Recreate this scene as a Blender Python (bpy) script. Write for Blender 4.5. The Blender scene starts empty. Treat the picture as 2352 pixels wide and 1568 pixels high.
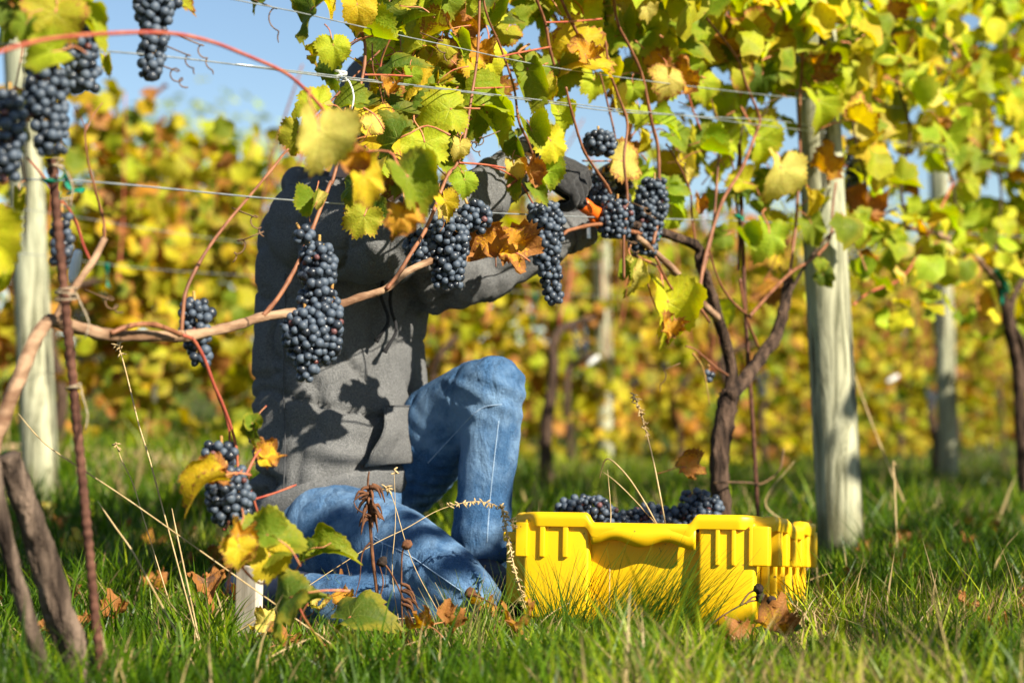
import bpy, bmesh, math, random
import numpy as np
from mathutils import Vector, Matrix, noise

# ------------------------------------------------------------------ camera, world, sun, exposure
SC = bpy.context.scene
COL = SC.collection
random.seed(7); RNG = np.random.default_rng(7)
CAM_H = 0.40
FPX = 2352 * 70 / 36.0                     # focal length in picture units (picture is 2352 wide)
PITCH = math.atan((930 - 784) / FPX)       # horizon lies a little below the middle
cam_d = bpy.data.cameras.new('camera'); cam = bpy.data.objects.new('camera', cam_d); COL.objects.link(cam)
cam.location = (0, 0, CAM_H); cam.rotation_euler = (math.pi / 2 + PITCH, 0, 0)
cam_d.lens = 70; cam_d.sensor_width = 36; cam_d.clip_start = 0.05; cam_d.clip_end = 2000
cam_d.dof.use_dof = True; cam_d.dof.focus_distance = 3.38; cam_d.dof.aperture_fstop = 3.3
SC.camera = cam
SUN_EL, SUN_AZ = math.radians(35), math.radians(45)     # azimuth: to the right, behind the camera
SDIR = Vector((math.sin(SUN_AZ) * math.cos(SUN_EL), -math.cos(SUN_AZ) * math.cos(SUN_EL), math.sin(SUN_EL)))
W = bpy.data.worlds.new('World'); SC.world = W; W.use_nodes = True
wn = W.node_tree.nodes; wl = W.node_tree.links; wn.clear()
sky = wn.new('ShaderNodeTexSky'); sky.sky_type = 'NISHITA'; sky.sun_disc = False
sky.sun_elevation = SUN_EL; sky.sun_rotation = math.pi - SUN_AZ
sky.air_density = 1.0; sky.dust_density = 0.15; sky.ozone_density = 2.6
bg = wn.new('ShaderNodeBackground'); bg.inputs[1].default_value = 0.054
wo = wn.new('ShaderNodeOutputWorld'); wl.new(sky.outputs[0], bg.inputs[0]); wl.new(bg.outputs[0], wo.inputs[0])
sl = bpy.data.lights.new('sun', 'SUN'); sl.energy = 5.0; sl.angle = math.radians(0.53); sl.color = (1.0, 0.92, 0.76)
so = bpy.data.objects.new('sun', sl); COL.objects.link(so); so.location = (6, -6, 8)
so.rotation_euler = SDIR.to_track_quat('Z', 'Y').to_euler()
SC.view_settings.view_transform = 'Standard'; SC.view_settings.look = 'None'
SC.view_settings.exposure = 1.28; SC.view_settings.gamma = 1.0; SC.view_settings.use_curve_mapping = False
try:
    SC.cycles.use_denoising = True
    SC.cycles.max_bounces = 8; SC.cycles.transparent_max_bounces = 8
except Exception:
    pass

# ------------------------------------------------------------------ geometry helpers
CP, SP = math.cos(PITCH), math.sin(PITCH)
def ray(x, y):
    dx, dy = (x - 1176) / FPX, (784 - y) / FPX
    return Vector((dx, CP - dy * SP, SP + dy * CP))
def at(x, y, Y):
    d = ray(x, y); return Vector((0, 0, CAM_H)) + d * (Y / d.y)
RN = Vector((0.866, -0.5, 0)); RD = Vector((0.5, 0.866, 0))     # row normal (towards the sun) and row direction
def rp(x, y, off=0.0, row=-1.83):                               # the point of a trellis row seen at (x, y)
    d = ray(x, y); return Vector((0, 0, CAM_H)) + d * ((row + off) / d.dot(RN))
def ss(a, b, v):
    t = min(1, max(0, (v - a) / (b - a))); return t * t * (3 - 2 * t)
def gz(X, Y):
    r = 0.19 * (1 - ss(-2.6, 0.6, X)) * ss(4.6, 9, Y) - 0.13 * ss(5, 12, Y) * ss(-1.0, 1.8, X)
    r += 0.038 * max(0.0, min(Y, 120) - 17) * ss(17, 30, Y)
    return r + 0.012 * math.sin(X * 3.1 + 1) * math.sin(Y * 2.3)
def rowpt(row, u, z=0.0):
    p = RN * row + RD * u; p.z = z; return p
def frac_col(c, j):
    return tuple(max(0, v * (1 + random.uniform(-j, j))) for v in c)

def link(o, parent=None):
    COL.objects.link(o)
    if parent is not None:
        o.parent = parent; o.matrix_parent_inverse = Matrix.Translation(-Vector(parent.location))
    return o
def empty(name, loc, label, cat, group=None):
    o = bpy.data.objects.new(name, None); o.empty_display_size = 0.05; o.location = loc; COL.objects.link(o)
    return tag(o, label, cat, group)
def tag(o, label=None, cat=None, group=None, kind=None):
    if label: o['label'] = label
    if cat: o['category'] = cat
    if group: o['group'] = group
    if kind: o['kind'] = kind
    return o
def mesh(name, verts, faces, mat, smooth=True):
    me = bpy.data.meshes.new(name); me.from_pydata([tuple(v) for v in verts], [], faces)
    if smooth and len(me.polygons): me.polygons.foreach_set('use_smooth', [True] * len(me.polygons))
    if mat: me.materials.append(mat)
    me.update(); return me
def mk(name, verts, faces, mat, parent=None, smooth=True):
    return link(bpy.data.objects.new(name, mesh(name, verts, faces, mat, smooth)), parent)
def place(me, name, M, parent=None, color=None):
    o = bpy.data.objects.new(name, me); link(o, parent); o.matrix_basis = M
    if color: o.color = color
    return o
def smooth_path(pts, rad, sub=5):
    P = [Vector(p) for p in pts]; n = len(P)
    if n < 3 or sub <= 1: return P, list(rad)
    out, ro = [], []
    for i in range(n - 1):
        p0, p1, p2, p3 = P[max(i - 1, 0)], P[i], P[i + 1], P[min(i + 2, n - 1)]
        for k in range(sub):
            t = k / sub
            out.append(0.5 * ((2 * p1) + (p2 - p0) * t + (2 * p0 - 5 * p1 + 4 * p2 - p3) * t * t + (3 * p1 - p0 - 3 * p2 + p3) * t ** 3))
            ro.append(rad[i] * (1 - t) + rad[i + 1] * t)
    out.append(P[-1]); ro.append(rad[-1]); return out, ro
def tube(pts, rad, n=8, sub=5, rough=0.0, ridge=0, nodes=0.0, cap=True, seed=0.0):
    if not hasattr(rad, '__len__'): rad = [rad] * len(pts)
    rad = list(rad) + [rad[-1]] * (len(pts) - len(rad))
    P, R = smooth_path(pts, rad, sub)
    vs, fs = [], []
    T = []
    for i in range(len(P)):
        t = (P[min(i + 1, len(P) - 1)] - P[max(i - 1, 0)])
        T.append(t.normalized() if t.length > 1e-9 else Vector((0, 0, 1)))
    u = T[0].orthogonal().normalized()
    for i, p in enumerate(P):
        u = (u - T[i] * u.dot(T[i])); u = u.normalized() if u.length > 1e-6 else T[i].orthogonal().normalized()
        w = T[i].cross(u)
        for k in range(n):
            a = 2 * math.pi * k / n; r = R[i]
            if rough:
                q = Vector((math.cos(a) * 1.3, math.sin(a) * 1.3, i * 0.22 + seed))
                r *= 1 + rough * noise.noise(q) + rough * 0.6 * noise.noise(q * 2.7)
            if ridge: r *= 1 + 0.11 * noise.noise(Vector((math.cos(a) * 4, math.sin(a) * 4, i * .05 + seed))) + 0.10 * math.sin(a * ridge + 1.5 * noise.noise(Vector((i * 0.15 + seed, 0, 0))) * 3)
            if nodes: r *= 1 + nodes * max(0, math.cos(i * 1.05 + seed)) ** 10
            vs.append(p + (u * math.cos(a) + w * math.sin(a)) * r)
        if i:
            b = (i - 1) * n
            for k in range(n):
                k2 = (k + 1) % n; fs.append((b + k, b + k2, b + n + k2, b + n + k))
    if cap:
        fs.append(tuple(range(n - 1, -1, -1))); b = (len(P) - 1) * n; fs.append(tuple(range(b, b + n)))
    return vs, fs
class MB:
    def __init__(s): s.v, s.f = [], []
    def add(s, vf):
        b = len(s.v); s.v += list(vf[0]); s.f += [tuple(i + b for i in f) for f in vf[1]]; return s
    def build(s, name, mat, parent=None, smooth=True): return mk(name, s.v, s.f, mat, parent, smooth)
def boxvf(o, ax, ay, az, x0, x1, y0, y1, z0, z1):
    c = [o + ax * x + ay * y + az * z for x in (x0, x1) for y in (y0, y1) for z in (z0, z1)]
    return c, [(0, 1, 3, 2), (4, 6, 7, 5), (0, 4, 5, 1), (2, 3, 7, 6), (0, 2, 6, 4), (1, 5, 7, 3)]
def bevel_obj(o, w, seg=2):
    bm = bmesh.new(); bm.from_mesh(o.data); bmesh.ops.recalc_face_normals(bm, faces=bm.faces)
    es = [e for e in bm.edges if len(e.link_faces) == 2 and e.calc_face_angle(0) > 0.6]
    bmesh.ops.bevel(bm, geom=es, offset=w, segments=seg, affect='EDGES', profile=0.6, clamp_overlap=True)
    bm.to_mesh(o.data); bm.free(); return o
def icos(r, sub):
    bm = bmesh.new(); bmesh.ops.create_icosphere(bm, subdivisions=sub, radius=r)
    v = [x.co.copy() for x in bm.verts]; f = [tuple(q.index for q in x.verts) for x in bm.faces]; bm.free(); return v, f
def remeshed(name, mb, voxel, mat, parent=None, it=4, disp=None):
    me = mesh('tmp', mb.v, mb.f, None); o = bpy.data.objects.new('tmp', me); COL.objects.link(o)
    m = o.modifiers.new('r', 'REMESH'); m.mode = 'VOXEL'; m.voxel_size = voxel; m.use_smooth_shade = True
    s = o.modifiers.new('s', 'SMOOTH'); s.factor = 0.5; s.iterations = it
    dg = bpy.context.evaluated_depsgraph_get(); dg.update()
    me2 = bpy.data.meshes.new_from_object(o.evaluated_get(dg)); bpy.data.objects.remove(o)
    me2.name = name; me2.materials.clear(); me2.materials.append(mat)
    if disp:
        co = [v.co.copy() for v in me2.vertices]; no = [v.normal.copy() for v in me2.vertices]
        for v, c, nn in zip(me2.vertices, co, no): v.co = c + nn * disp(c, nn)
    me2.polygons.foreach_set('use_smooth', [True] * len(me2.polygons)); me2.update()
    return link(bpy.data.objects.new(name, me2), parent)
def limb(pts, rad, n=14, sub=4):                     # closed round-ended limb
    P, R = smooth_path(pts, rad, sub)
    d0 = (P[0] - P[1]).normalized(); d1 = (P[-1] - P[-2]).normalized()
    P = [P[0] + d0 * R[0] * 0.9, P[0] + d0 * R[0] * 0.6] + P + [P[-1] + d1 * R[-1] * 0.6, P[-1] + d1 * R[-1] * 0.9]
    R = [R[0] * 0.35, R[0] * 0.8] + R + [R[-1] * 0.8, R[-1] * 0.35]
    return tube(P, R, n, 1)
def loft(rings, n=28):                               # rings: (centre, half axis a, half axis b)
    vs, fs = [], []
    for c, a, b in rings:
        for k in range(n):
            t = 2 * math.pi * k / n; vs.append(c + a * math.cos(t) + b * math.sin(t))
    for i in range(len(rings) - 1):
        for k in range(n):
            k2 = (k + 1) % n; fs.append((i * n + k, i * n + k2, (i + 1) * n + k2, (i + 1) * n + k))
    fs.append(tuple(range(n - 1, -1, -1))); b0 = (len(rings) - 1) * n; fs.append(tuple(range(b0, b0 + n)))
    return vs, fs
def ellip(c, ax, ay, az, n=16, m=10):
    rings = []
    for i in range(m + 1):
        t = -math.pi / 2 * 0.97 + math.pi * 0.97 * i / m
        rings.append((c + az * math.sin(t), ax * math.cos(t), ay * math.cos(t)))
    return loft(rings, n)

# ------------------------------------------------------------------ materials
class NT:
    def __init__(s, name):
        s.m = bpy.data.materials.new(name); s.m.use_nodes = True; s.t = s.m.node_tree
        s.t.nodes.clear(); s.out = s.n('ShaderNodeOutputMaterial')
    def n(s, t, **kw):
        x = s.t.nodes.new(t)
        for k, v in kw.items(): setattr(x, k, v)
        return x
    def l(s, a, b): s.t.links.new(a, b)
    def val(s, sock, v):
        if hasattr(v, 'is_linked') or isinstance(v, bpy.types.NodeSocket): s.l(v, sock)
        else: sock.default_value = v
    def math(s, op, a, b=0.0, c=0.0, clamp=False):
        x = s.n('ShaderNodeMath', operation=op, use_clamp=clamp)
        s.val(x.inputs[0], a); s.val(x.inputs[1], b); s.val(x.inputs[2], c); return x.outputs[0]
    def step(s, v, a, b):
        x = s.n('ShaderNodeMapRange', interpolation_type='SMOOTHSTEP'); s.val(x.inputs[0], v)
        s.val(x.inputs[1], a); s.val(x.inputs[2], b); return x.outputs[0]
    def mix(s, f, a, b, mode='MIX'):
        x = s.n('ShaderNodeMix', data_type='RGBA', blend_type=mode); s.val(x.inputs[0], f)
        for i, v in ((6, a), (7, b)):
            if isinstance(v, (tuple, list)): v = (*v[:3], 1)
            s.val(x.inputs[i], v)
        return x.outputs[2]
    def noise(s, scale, vec=None, detail=3, rough=0.5, out=0, dist=0.0):
        x = s.n('ShaderNodeTexNoise'); x.inputs['Scale'].default_value = scale; x.inputs['Detail'].default_value = detail
        x.inputs['Roughness'].default_value = rough; x.inputs['Distortion'].default_value = dist
        if vec is not None: s.l(vec, x.inputs['Vector'])
        return x.outputs[out]
    def coord(s, scale=(1, 1, 1), kind='Object'):
        tc = s.n('ShaderNodeTexCoord'); mp = s.n('ShaderNodeMapping'); s.l(tc.outputs[kind], mp.inputs[0])
        mp.inputs['Scale'].default_value = scale; return mp.outputs[0]
    def bump(s, h, strength=0.4, dist=0.01):
        x = s.n('ShaderNodeBump'); x.inputs['Strength'].default_value = strength; x.inputs['Distance'].default_value = dist
        s.l(h, x.inputs['Height']); return x.outputs[0]
    def bsdf(s, col, rough=0.6, spec=0.4, nrm=None, metal=0.0, sheen=0.0, coat=0.0):
        b = s.n('ShaderNodeBsdfPrincipled')
        if isinstance(col, (tuple, list)): col = (*col[:3], 1)
        s.val(b.inputs['Base Color'], col); s.val(b.inputs['Roughness'], rough)
        b.inputs['Specular IOR Level'].default_value = spec; b.inputs['Metallic'].default_value = metal
        b.inputs['Sheen Weight'].default_value = sheen; b.inputs['Coat Weight'].default_value = coat
        if nrm is not None: s.l(nrm, b.inputs['Normal'])
        return b.outputs[0]
    def done(s, sh): s.l(sh, s.out.inputs[0]); return s.m
    def trans(s, sh, col, f):
        t = s.n('ShaderNodeBsdfTranslucent')
        if isinstance(col, (tuple, list)): col = (*col[:3], 1)
        s.val(t.inputs[0], col); mx = s.n('ShaderNodeMixShader'); s.val(mx.inputs[0], f)
        s.l(sh, mx.inputs[1]); s.l(t.outputs[0], mx.inputs[2]); return mx.outputs[0]

def mat_leaf(name, use_attr):
    t = NT(name)
    va = t.n('ShaderNodeAttribute', attribute_name='vn'); sep = t.n('ShaderNodeSeparateXYZ'); t.l(va.outputs['Vector'], sep.inputs[0])
    s_, t_, e_ = sep.outputs
    oi = t.n('ShaderNodeObjectInfo')
    if use_attr:
        ca = t.n('ShaderNodeAttribute', attribute_name='col'); base, brown = ca.outputs['Color'], ca.outputs['Alpha']
        vec = t.coord()
    else:
        base, brown = oi.outputs['Color'], oi.outputs['Alpha']
        tc = t.n('ShaderNodeTexCoord'); ad = t.n('ShaderNodeVectorMath', operation='ADD'); t.l(tc.outputs['Object'], ad.inputs[0])
        mu = t.math('MULTIPLY', oi.outputs['Random'], 37.0); t.l(mu, ad.inputs[1]); vec = ad.outputs[0]
    n1 = t.noise(22, vec, 3); n2 = t.noise(60, vec, 3, 0.6); n3 = t.noise(9, vec, 2)
    hsv = t.n('ShaderNodeHueSaturation'); t.l(base, hsv.inputs['Color'])
    t.l(t.math('MULTIPLY_ADD', n1, -0.07, 0.535), hsv.inputs['Hue']); t.l(t.math('MULTIPLY_ADD', n2, 0.8, 0.62), hsv.inputs['Value'])
    col = hsv.outputs[0]
    # veins
    wv = t.math('MULTIPLY_ADD', s_, -0.016, 0.026)
    v1 = t.math('SUBTRACT', 1.0, t.step(t_, 0.0, wv))
    fr = t.math('FRACT', t.math('MULTIPLY', t.math('SUBTRACT', s_, t.math('MULTIPLY', t_, 0.75)), 8.0))
    d2 = t.math('ABSOLUTE', t.math('SUBTRACT', fr, 0.5))
    v2 = t.math('MULTIPLY', t.math('SUBTRACT', 1.0, t.step(d2, 0.0, 0.09)), 0.5)
    vein = t.math('MAXIMUM', v1, v2)
    col = t.mix(t.math('MULTIPLY', vein, 0.35), col, (0.42, 0.44, 0.10))
    # yellowing between the veins, brown margins and spots
    ye = t.math('MULTIPLY', t.step(t.math('ADD', e_, t.math('MULTIPLY', n3, 0.8)), 1.0, 1.45), t.math('MULTIPLY_ADD', brown, 0.9, 0.15))
    col = t.mix(ye, col, (0.50, 0.36, 0.035))
    bl = t.math('ADD', t.math('MULTIPLY', e_, 0.9), t.math('MULTIPLY_ADD', n1, 1.1, t.math('MULTIPLY', n2, 0.35)))
    th = t.math('MULTIPLY_ADD', brown, -1.1, 2.02)
    br = t.step(bl, th, t.math('ADD', th, 0.13))
    bcol = t.mix(n2, (0.40, 0.17, 0.04), (0.17, 0.065, 0.02))
    col = t.mix(br, col, bcol)
    sp = t.math('MULTIPLY', t.step(t.noise(130, vec, 1), 0.68, 0.74), 0.6); col = t.mix(sp, col, (0.16, 0.07, 0.02))
    h = t.math('ADD', t.math('MULTIPLY', n1, 0.6), t.math('MULTIPLY', vein, -0.35))
    nr = t.bump(h, 0.55, 0.006)
    sh = t.bsdf(col, t.math('MULTIPLY_ADD', n2, 0.25, 0.45), 0.2, nr)
    tcol = t.mix(0.5, col, (0.62, 0.60, 0.05), 'MULTIPLY'); hs2 = t.n('ShaderNodeHueSaturation'); hs2.inputs['Value'].default_value = 1.9
    hs2.inputs['Saturation'].default_value = 1.1; t.l(tcol, hs2.inputs['Color'])
    return t.done(t.trans(sh, hs2.outputs[0], t.math('MULTIPLY_ADD', br, -0.2, 0.40)))
M_LEAF = mat_leaf('leaf_blade', False); M_LEAFA = mat_leaf('leaf_mass', True)

def mat_simple(name, c1, c2, scale=30, stretch=(1, 1, 1), rough=0.7, spec=0.3, bump=0.3, bd=0.004, sheen=0, detail=4, metal=0, coat=0, tr=0, kind='Object'):
    t = NT(name); v = t.coord(stretch, kind); n = t.noise(scale, v, detail, 0.6); nb = t.noise(scale * 3.1, v, 3)
    col = t.mix(t.step(n, 0.3, 0.7), c1, c2)
    sh = t.bsdf(col, rough, spec, t.bump(t.math('ADD', n, t.math('MULTIPLY', nb, 0.5)), bump, bd), metal, sheen, coat)
    if tr: sh = t.trans(sh, col, tr)
    return t.done(sh)
M_BARK = mat_simple('old_vine_bark', (0.025, 0.017, 0.013), (0.19, 0.135, 0.10), 42, (1, 1, 0.16), 0.95, 0.12, 1.0, 0.02)
M_BARKD = mat_simple('dark_vine_bark', (0.016, 0.011, 0.009), (0.115, 0.072, 0.05), 46, (1, 1, 0.16), 0.95, 0.12, 1.0, 0.02)
M_CORD = mat_simple('cordon_bark', (0.13, 0.065, 0.035), (0.36, 0.23, 0.14), 40, (0.35, 0.35, 1), 0.8, 0.2, 0.8, 0.004)
M_CANE = mat_simple('ripe_cane', (0.13, 0.045, 0.02), (0.29, 0.12, 0.055), 45, (1, 1, 0.4), 0.55, 0.35, 0.35, 0.002)
M_CANER = mat_simple('red_cane', (0.30, 0.05, 0.035), (0.42, 0.13, 0.06), 35, (1, 1, 0.4), 0.5, 0.4, 0.2, 0.002)
M_PET = mat_simple('leaf_stalk', (0.42, 0.07, 0.06), (0.42, 0.24, 0.08), 12, (1, 1, 1), 0.5, 0.35, 0.1, 0.001)
M_TEND = mat_simple('tendril', (0.05, 0.03, 0.02), (0.20, 0.11, 0.05), 40)
M_STEMG = mat_simple('grape_stalk', (0.34, 0.14, 0.04), (0.42, 0.30, 0.08), 60)
M_RUST = mat_simple('rusty_steel', (0.055, 0.022, 0.015), (0.14, 0.062, 0.04), 70, (1, 1, 1), 0.85, 0.2, 0.5, 0.002)
M_WIRE = mat_simple('galvanized_wire', (0.25, 0.28, 0.29), (0.46, 0.49, 0.50), 40, (1, 1, 1), 0.42, 0.5, 0.1, 0.001, metal=0.55)
M_GREEN = mat_simple('green_tie_tape', (0.0, 0.16, 0.09), (0.01, 0.27, 0.16), 50, rough=0.4, spec=0.45, bump=0.3, tr=0.25)
M_TWINE = mat_simple('twine', (0.24, 0.18, 0.11), (0.42, 0.34, 0.24), 200, rough=0.9)
M_ORANGE = mat_simple('orange_plastic', (0.78, 0.12, 0.008), (0.84, 0.15, 0.012), 30, rough=0.4, spec=0.45, bump=0.08)
M_RUBBER = mat_simple('black_rubber', (0.012, 0.012, 0.012), (0.022, 0.022, 0.023), 60, rough=0.6, bump=0.3, bd=0.002)
M_GLOVE = mat_simple('black_work_glove', (0.014, 0.014, 0.015), (0.034, 0.033, 0.034), 160, rough=0.85, spec=0.2, bump=0.7, bd=0.003, sheen=0.15)
M_STEEL = mat_simple('blade_steel', (0.4, 0.4, 0.4), (0.55, 0.55, 0.55), 50, rough=0.3, metal=0.9, bump=0.05)
M_BOOT = mat_simple('navy_boot', (0.014, 0.018, 0.04), (0.026, 0.032, 0.06), 40, rough=0.55, bump=0.3)
M_SKIN = mat_simple('skin', (0.50, 0.27, 0.18), (0.60, 0.35, 0.25), 25, rough=0.5, bump=0.15, bd=0.002)
M_HAIR = mat_simple('hair', (0.06, 0.04, 0.025), (0.12, 0.08, 0.05), 60, (1, 1, 0.2), 0.7)
M_STRAW = mat_simple('straw', (0.42, 0.28, 0.12), (0.62, 0.46, 0.24), 30, rough=0.75, tr=0.15)
M_WEED = mat_simple('dead_weed', (0.06, 0.025, 0.012), (0.17, 0.07, 0.03), 50, rough=0.9, bump=0.6)
M_BUD = mat_simple('dark_seed_head', (0.015, 0.01, 0.008), (0.05, 0.03, 0.02), 90, rough=0.9, bump=0.8)
M_TAG = mat_simple('white_plastic', (0.75, 0.75, 0.72), (0.82, 0.82, 0.8), 30, rough=0.4, bump=0.1)
M_WHITEWOOD = mat_simple('pale_stake_wood', (0.26, 0.22, 0.17), (0.56, 0.50, 0.42), 30, (1, 1, 0.15), 0.85, 0.2, 0.5, 0.003)
M_STITCH = mat_simple('stitching', (0.20, 0.30, 0.44), (0.30, 0.40, 0.54), 100)
M_SEAM = mat_simple('hoodie_seam', (0.055, 0.056, 0.06), (0.085, 0.085, 0.09), 100, rough=0.95)
M_CORDB = mat_simple('black_drawcord', (0.012, 0.012, 0.014), (0.025, 0.025, 0.028), 200, rough=0.9)

def mat_fabric(name, c1, c2, speck, wear=None, denim=False):
    t = NT(name); v = t.coord()
    n1 = t.noise(7, v, 3); n2 = t.noise(300, v, 4, 0.75); n3 = t.noise(640, v, 3, 0.7)
    col = t.mix(t.step(n2, 0.3, 0.7), c1, c2); col = t.mix(t.math('MULTIPLY', t.step(n3, 0.52, 0.7), speck), col, tuple(x * 2.4 for x in c2))
    if wear:
        col = t.mix(t.math('MULTIPLY', t.step(t.noise(6.5, v, 5, 0.7), 0.40, 0.66), 0.8), col, wear)
    h = t.math('ADD', t.math('MULTIPLY', n2, 0.35), t.math('MULTIPLY', n1, 0.5))
    if denim:
        w = t.n('ShaderNodeTexWave', wave_type='BANDS', bands_direction='DIAGONAL'); t.l(v, w.inputs[0]); w.inputs['Scale'].default_value = 420
        w.inputs['Distortion'].default_value = 1.5
        col = t.mix(t.math('MULTIPLY', w.outputs[1], 0.22), col, tuple(min(1, x * 1.8) for x in c2))
        fold = t.noise(26, t.coord((1.0, 1.0, 0.4)), 3, 0.55, dist=0.6); h = t.math('ADD', h, t.math('MULTIPLY', fold, 1.6))
    else:
        fold = t.noise(13, t.coord((1, 1, 0.6)), 2, 0.5, dist=0.8); h = t.math('ADD', h, t.math('MULTIPLY', fold, 1.3))
    return t.done(t.bsdf(col, 0.95, 0.06, t.bump(h, 0.8, 0.016), 0, 0.02))
M_HOOD = mat_fabric('grey_fleece', (0.086, 0.087, 0.089), (0.172, 0.173, 0.176), 0.5)
M_CAP = mat_fabric('grey_cap_cloth', (0.10, 0.107, 0.118), (0.16, 0.168, 0.18), 0.3)
M_DENIM = mat_fabric('blue_denim', (0.017, 0.052, 0.13), (0.052, 0.122, 0.24), 0.2, (0.19, 0.30, 0.45), True)

def mat_post():
    t = NT('weathered_post'); v = t.coord((1, 1, 0.11)); g = t.noise(30, v, 6, 0.7, dist=1.6); g2 = t.noise(9, t.coord((1, 1, 0.25)), 3)
    col = t.mix(t.step(g, 0.32, 0.62), (0.10, 0.10, 0.055), (0.42, 0.41, 0.28)); col = t.mix(t.math('MULTIPLY', t.step(g2, 0.45, 0.7), 0.6), col, (0.34, 0.37, 0.26))
    kn = t.noise(6.5, t.coord((1, 1, 0.55)), 1); col = t.mix(t.step(kn, 0.66, 0.71), col, (0.12, 0.095, 0.05))
    cr = t.step(t.noise(26, t.coord((1, 1, 0.025)), 3, 0.5), 0.60, 0.63)
    col = t.mix(cr, col, (0.06, 0.06, 0.04))
    tc = t.n('ShaderNodeTexCoord'); sz = t.n('ShaderNodeSeparateXYZ'); t.l(tc.outputs['Object'], sz.inputs[0])
    soil = t.step(t.math('ADD', sz.outputs[2], t.math('MULTIPLY', t.noise(12, t.coord(), 4), -.22)), .16, .0); col = t.mix(t.math('MULTIPLY', soil, .75), col, (.12, .11, .05))
    alg = t.step(t.noise(3.2, t.coord((1, 1, .35)), 4, .6), .5, .66); col = t.mix(t.math('MULTIPLY', alg, .6), col, (.20, .25, .12))
    h = t.math('SUBTRACT', g, t.math('MULTIPLY', cr, 1.2))
    return t.done(t.bsdf(col, 0.85, 0.2, t.bump(h, 0.9, 0.006)))
M_POST = mat_post()
def mat_crate():
    t = NT('yellow_plastic'); v = t.coord(); n = t.noise(14, v, 4, 0.6); sc = t.noise(70, t.coord((1, 1, 0.25)), 4, 0.7)
    col = t.mix(t.math('MULTIPLY', t.step(n, 0.45, 0.75), 0.35), (0.86, 0.52, 0.002), (0.80, 0.45, 0.006))
    col = t.mix(t.math('MULTIPLY', t.step(sc, 0.66, 0.8), 0.5), col, (0.42, 0.27, 0.04))
    dots = t.math('MULTIPLY', t.step(t.noise(90, v, 1), 0.74, 0.78), 0.8); col = t.mix(dots, col, (0.10, 0.06, 0.02))
    sh = t.bsdf(col, t.math('MULTIPLY_ADD', n, 0.2, 0.36), 0.42, t.bump(t.noise(40, v, 3), 0.06, 0.003))
    return t.done(t.trans(sh, (0.9, 0.6, 0.01), 0.10))
M_CRATE = mat_crate()
def mat_grape():
    t = NT('grape_skin'); oi = t.n('ShaderNodeObjectInfo'); tc = t.n('ShaderNodeTexCoord')
    ad = t.n('ShaderNodeVectorMath', operation='ADD'); t.l(tc.outputs['Object'], ad.inputs[0]); t.l(t.math('MULTIPLY', oi.outputs['Random'], 53.0), ad.inputs[1])
    n = t.noise(150, ad.outputs[0], 4, 0.62); n2 = t.noise(520, ad.outputs[0], 2, 0.6)
    bl = t.step(t.math('ADD', n, t.math('MULTIPLY', oi.outputs['Random'], 0.42)), 0.42, 0.80)
    bl = t.math('MULTIPLY', bl, t.math('MULTIPLY_ADD', n2, 0.5, 0.6), clamp=True)
    col = t.mix(bl, (0.004, 0.004, 0.007), (0.068, 0.092, 0.130)); col = t.mix(0.0, col, oi.outputs['Color'])
    red = t.n('ShaderNodeSeparateColor'); t.l(oi.outputs['Color'], red.inputs[0])
    col = t.mix(t.math('SUBTRACT', 1.0, red.outputs[2], clamp=True), col, (0.16, 0.035, 0.02))
    sh = t.bsdf(col, t.math('MULTIPLY_ADD', bl, 0.42, 0.22), 0.5, t.bump(n, 0.12, 0.002))
    return t.done(sh)
M_GRAPE = mat_grape()
def mat_grass():
    t = NT('grass_blade'); ca = t.n('ShaderNodeAttribute', attribute_name='col'); c = ca.outputs['Color']
    sh = t.bsdf(c, 0.40, 0.22)
    hs = t.n('ShaderNodeHueSaturation'); hs.inputs['Value'].default_value = 1.6; t.l(c, hs.inputs['Color'])
    return t.done(t.trans(sh, hs.outputs[0], 0.35))
M_GRASS = mat_grass()
def mat_ground():
    t = NT('soil_and_thatch'); v = t.coord(); n = t.noise(3.0, v, 5, 0.6); n2 = t.noise(60, v, 4, 0.7)
    col = t.mix(t.step(n, 0.35, 0.65), (0.030, 0.045, 0.012), (0.055, 0.048, 0.022)); col = t.mix(t.step(n2, 0.45, 0.7), col, (0.10, 0.085, 0.035))
    return t.done(t.bsdf(col, 0.95, 0.1, t.bump(n2, 0.8, 0.03)))
M_GROUND = mat_ground()

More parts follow.
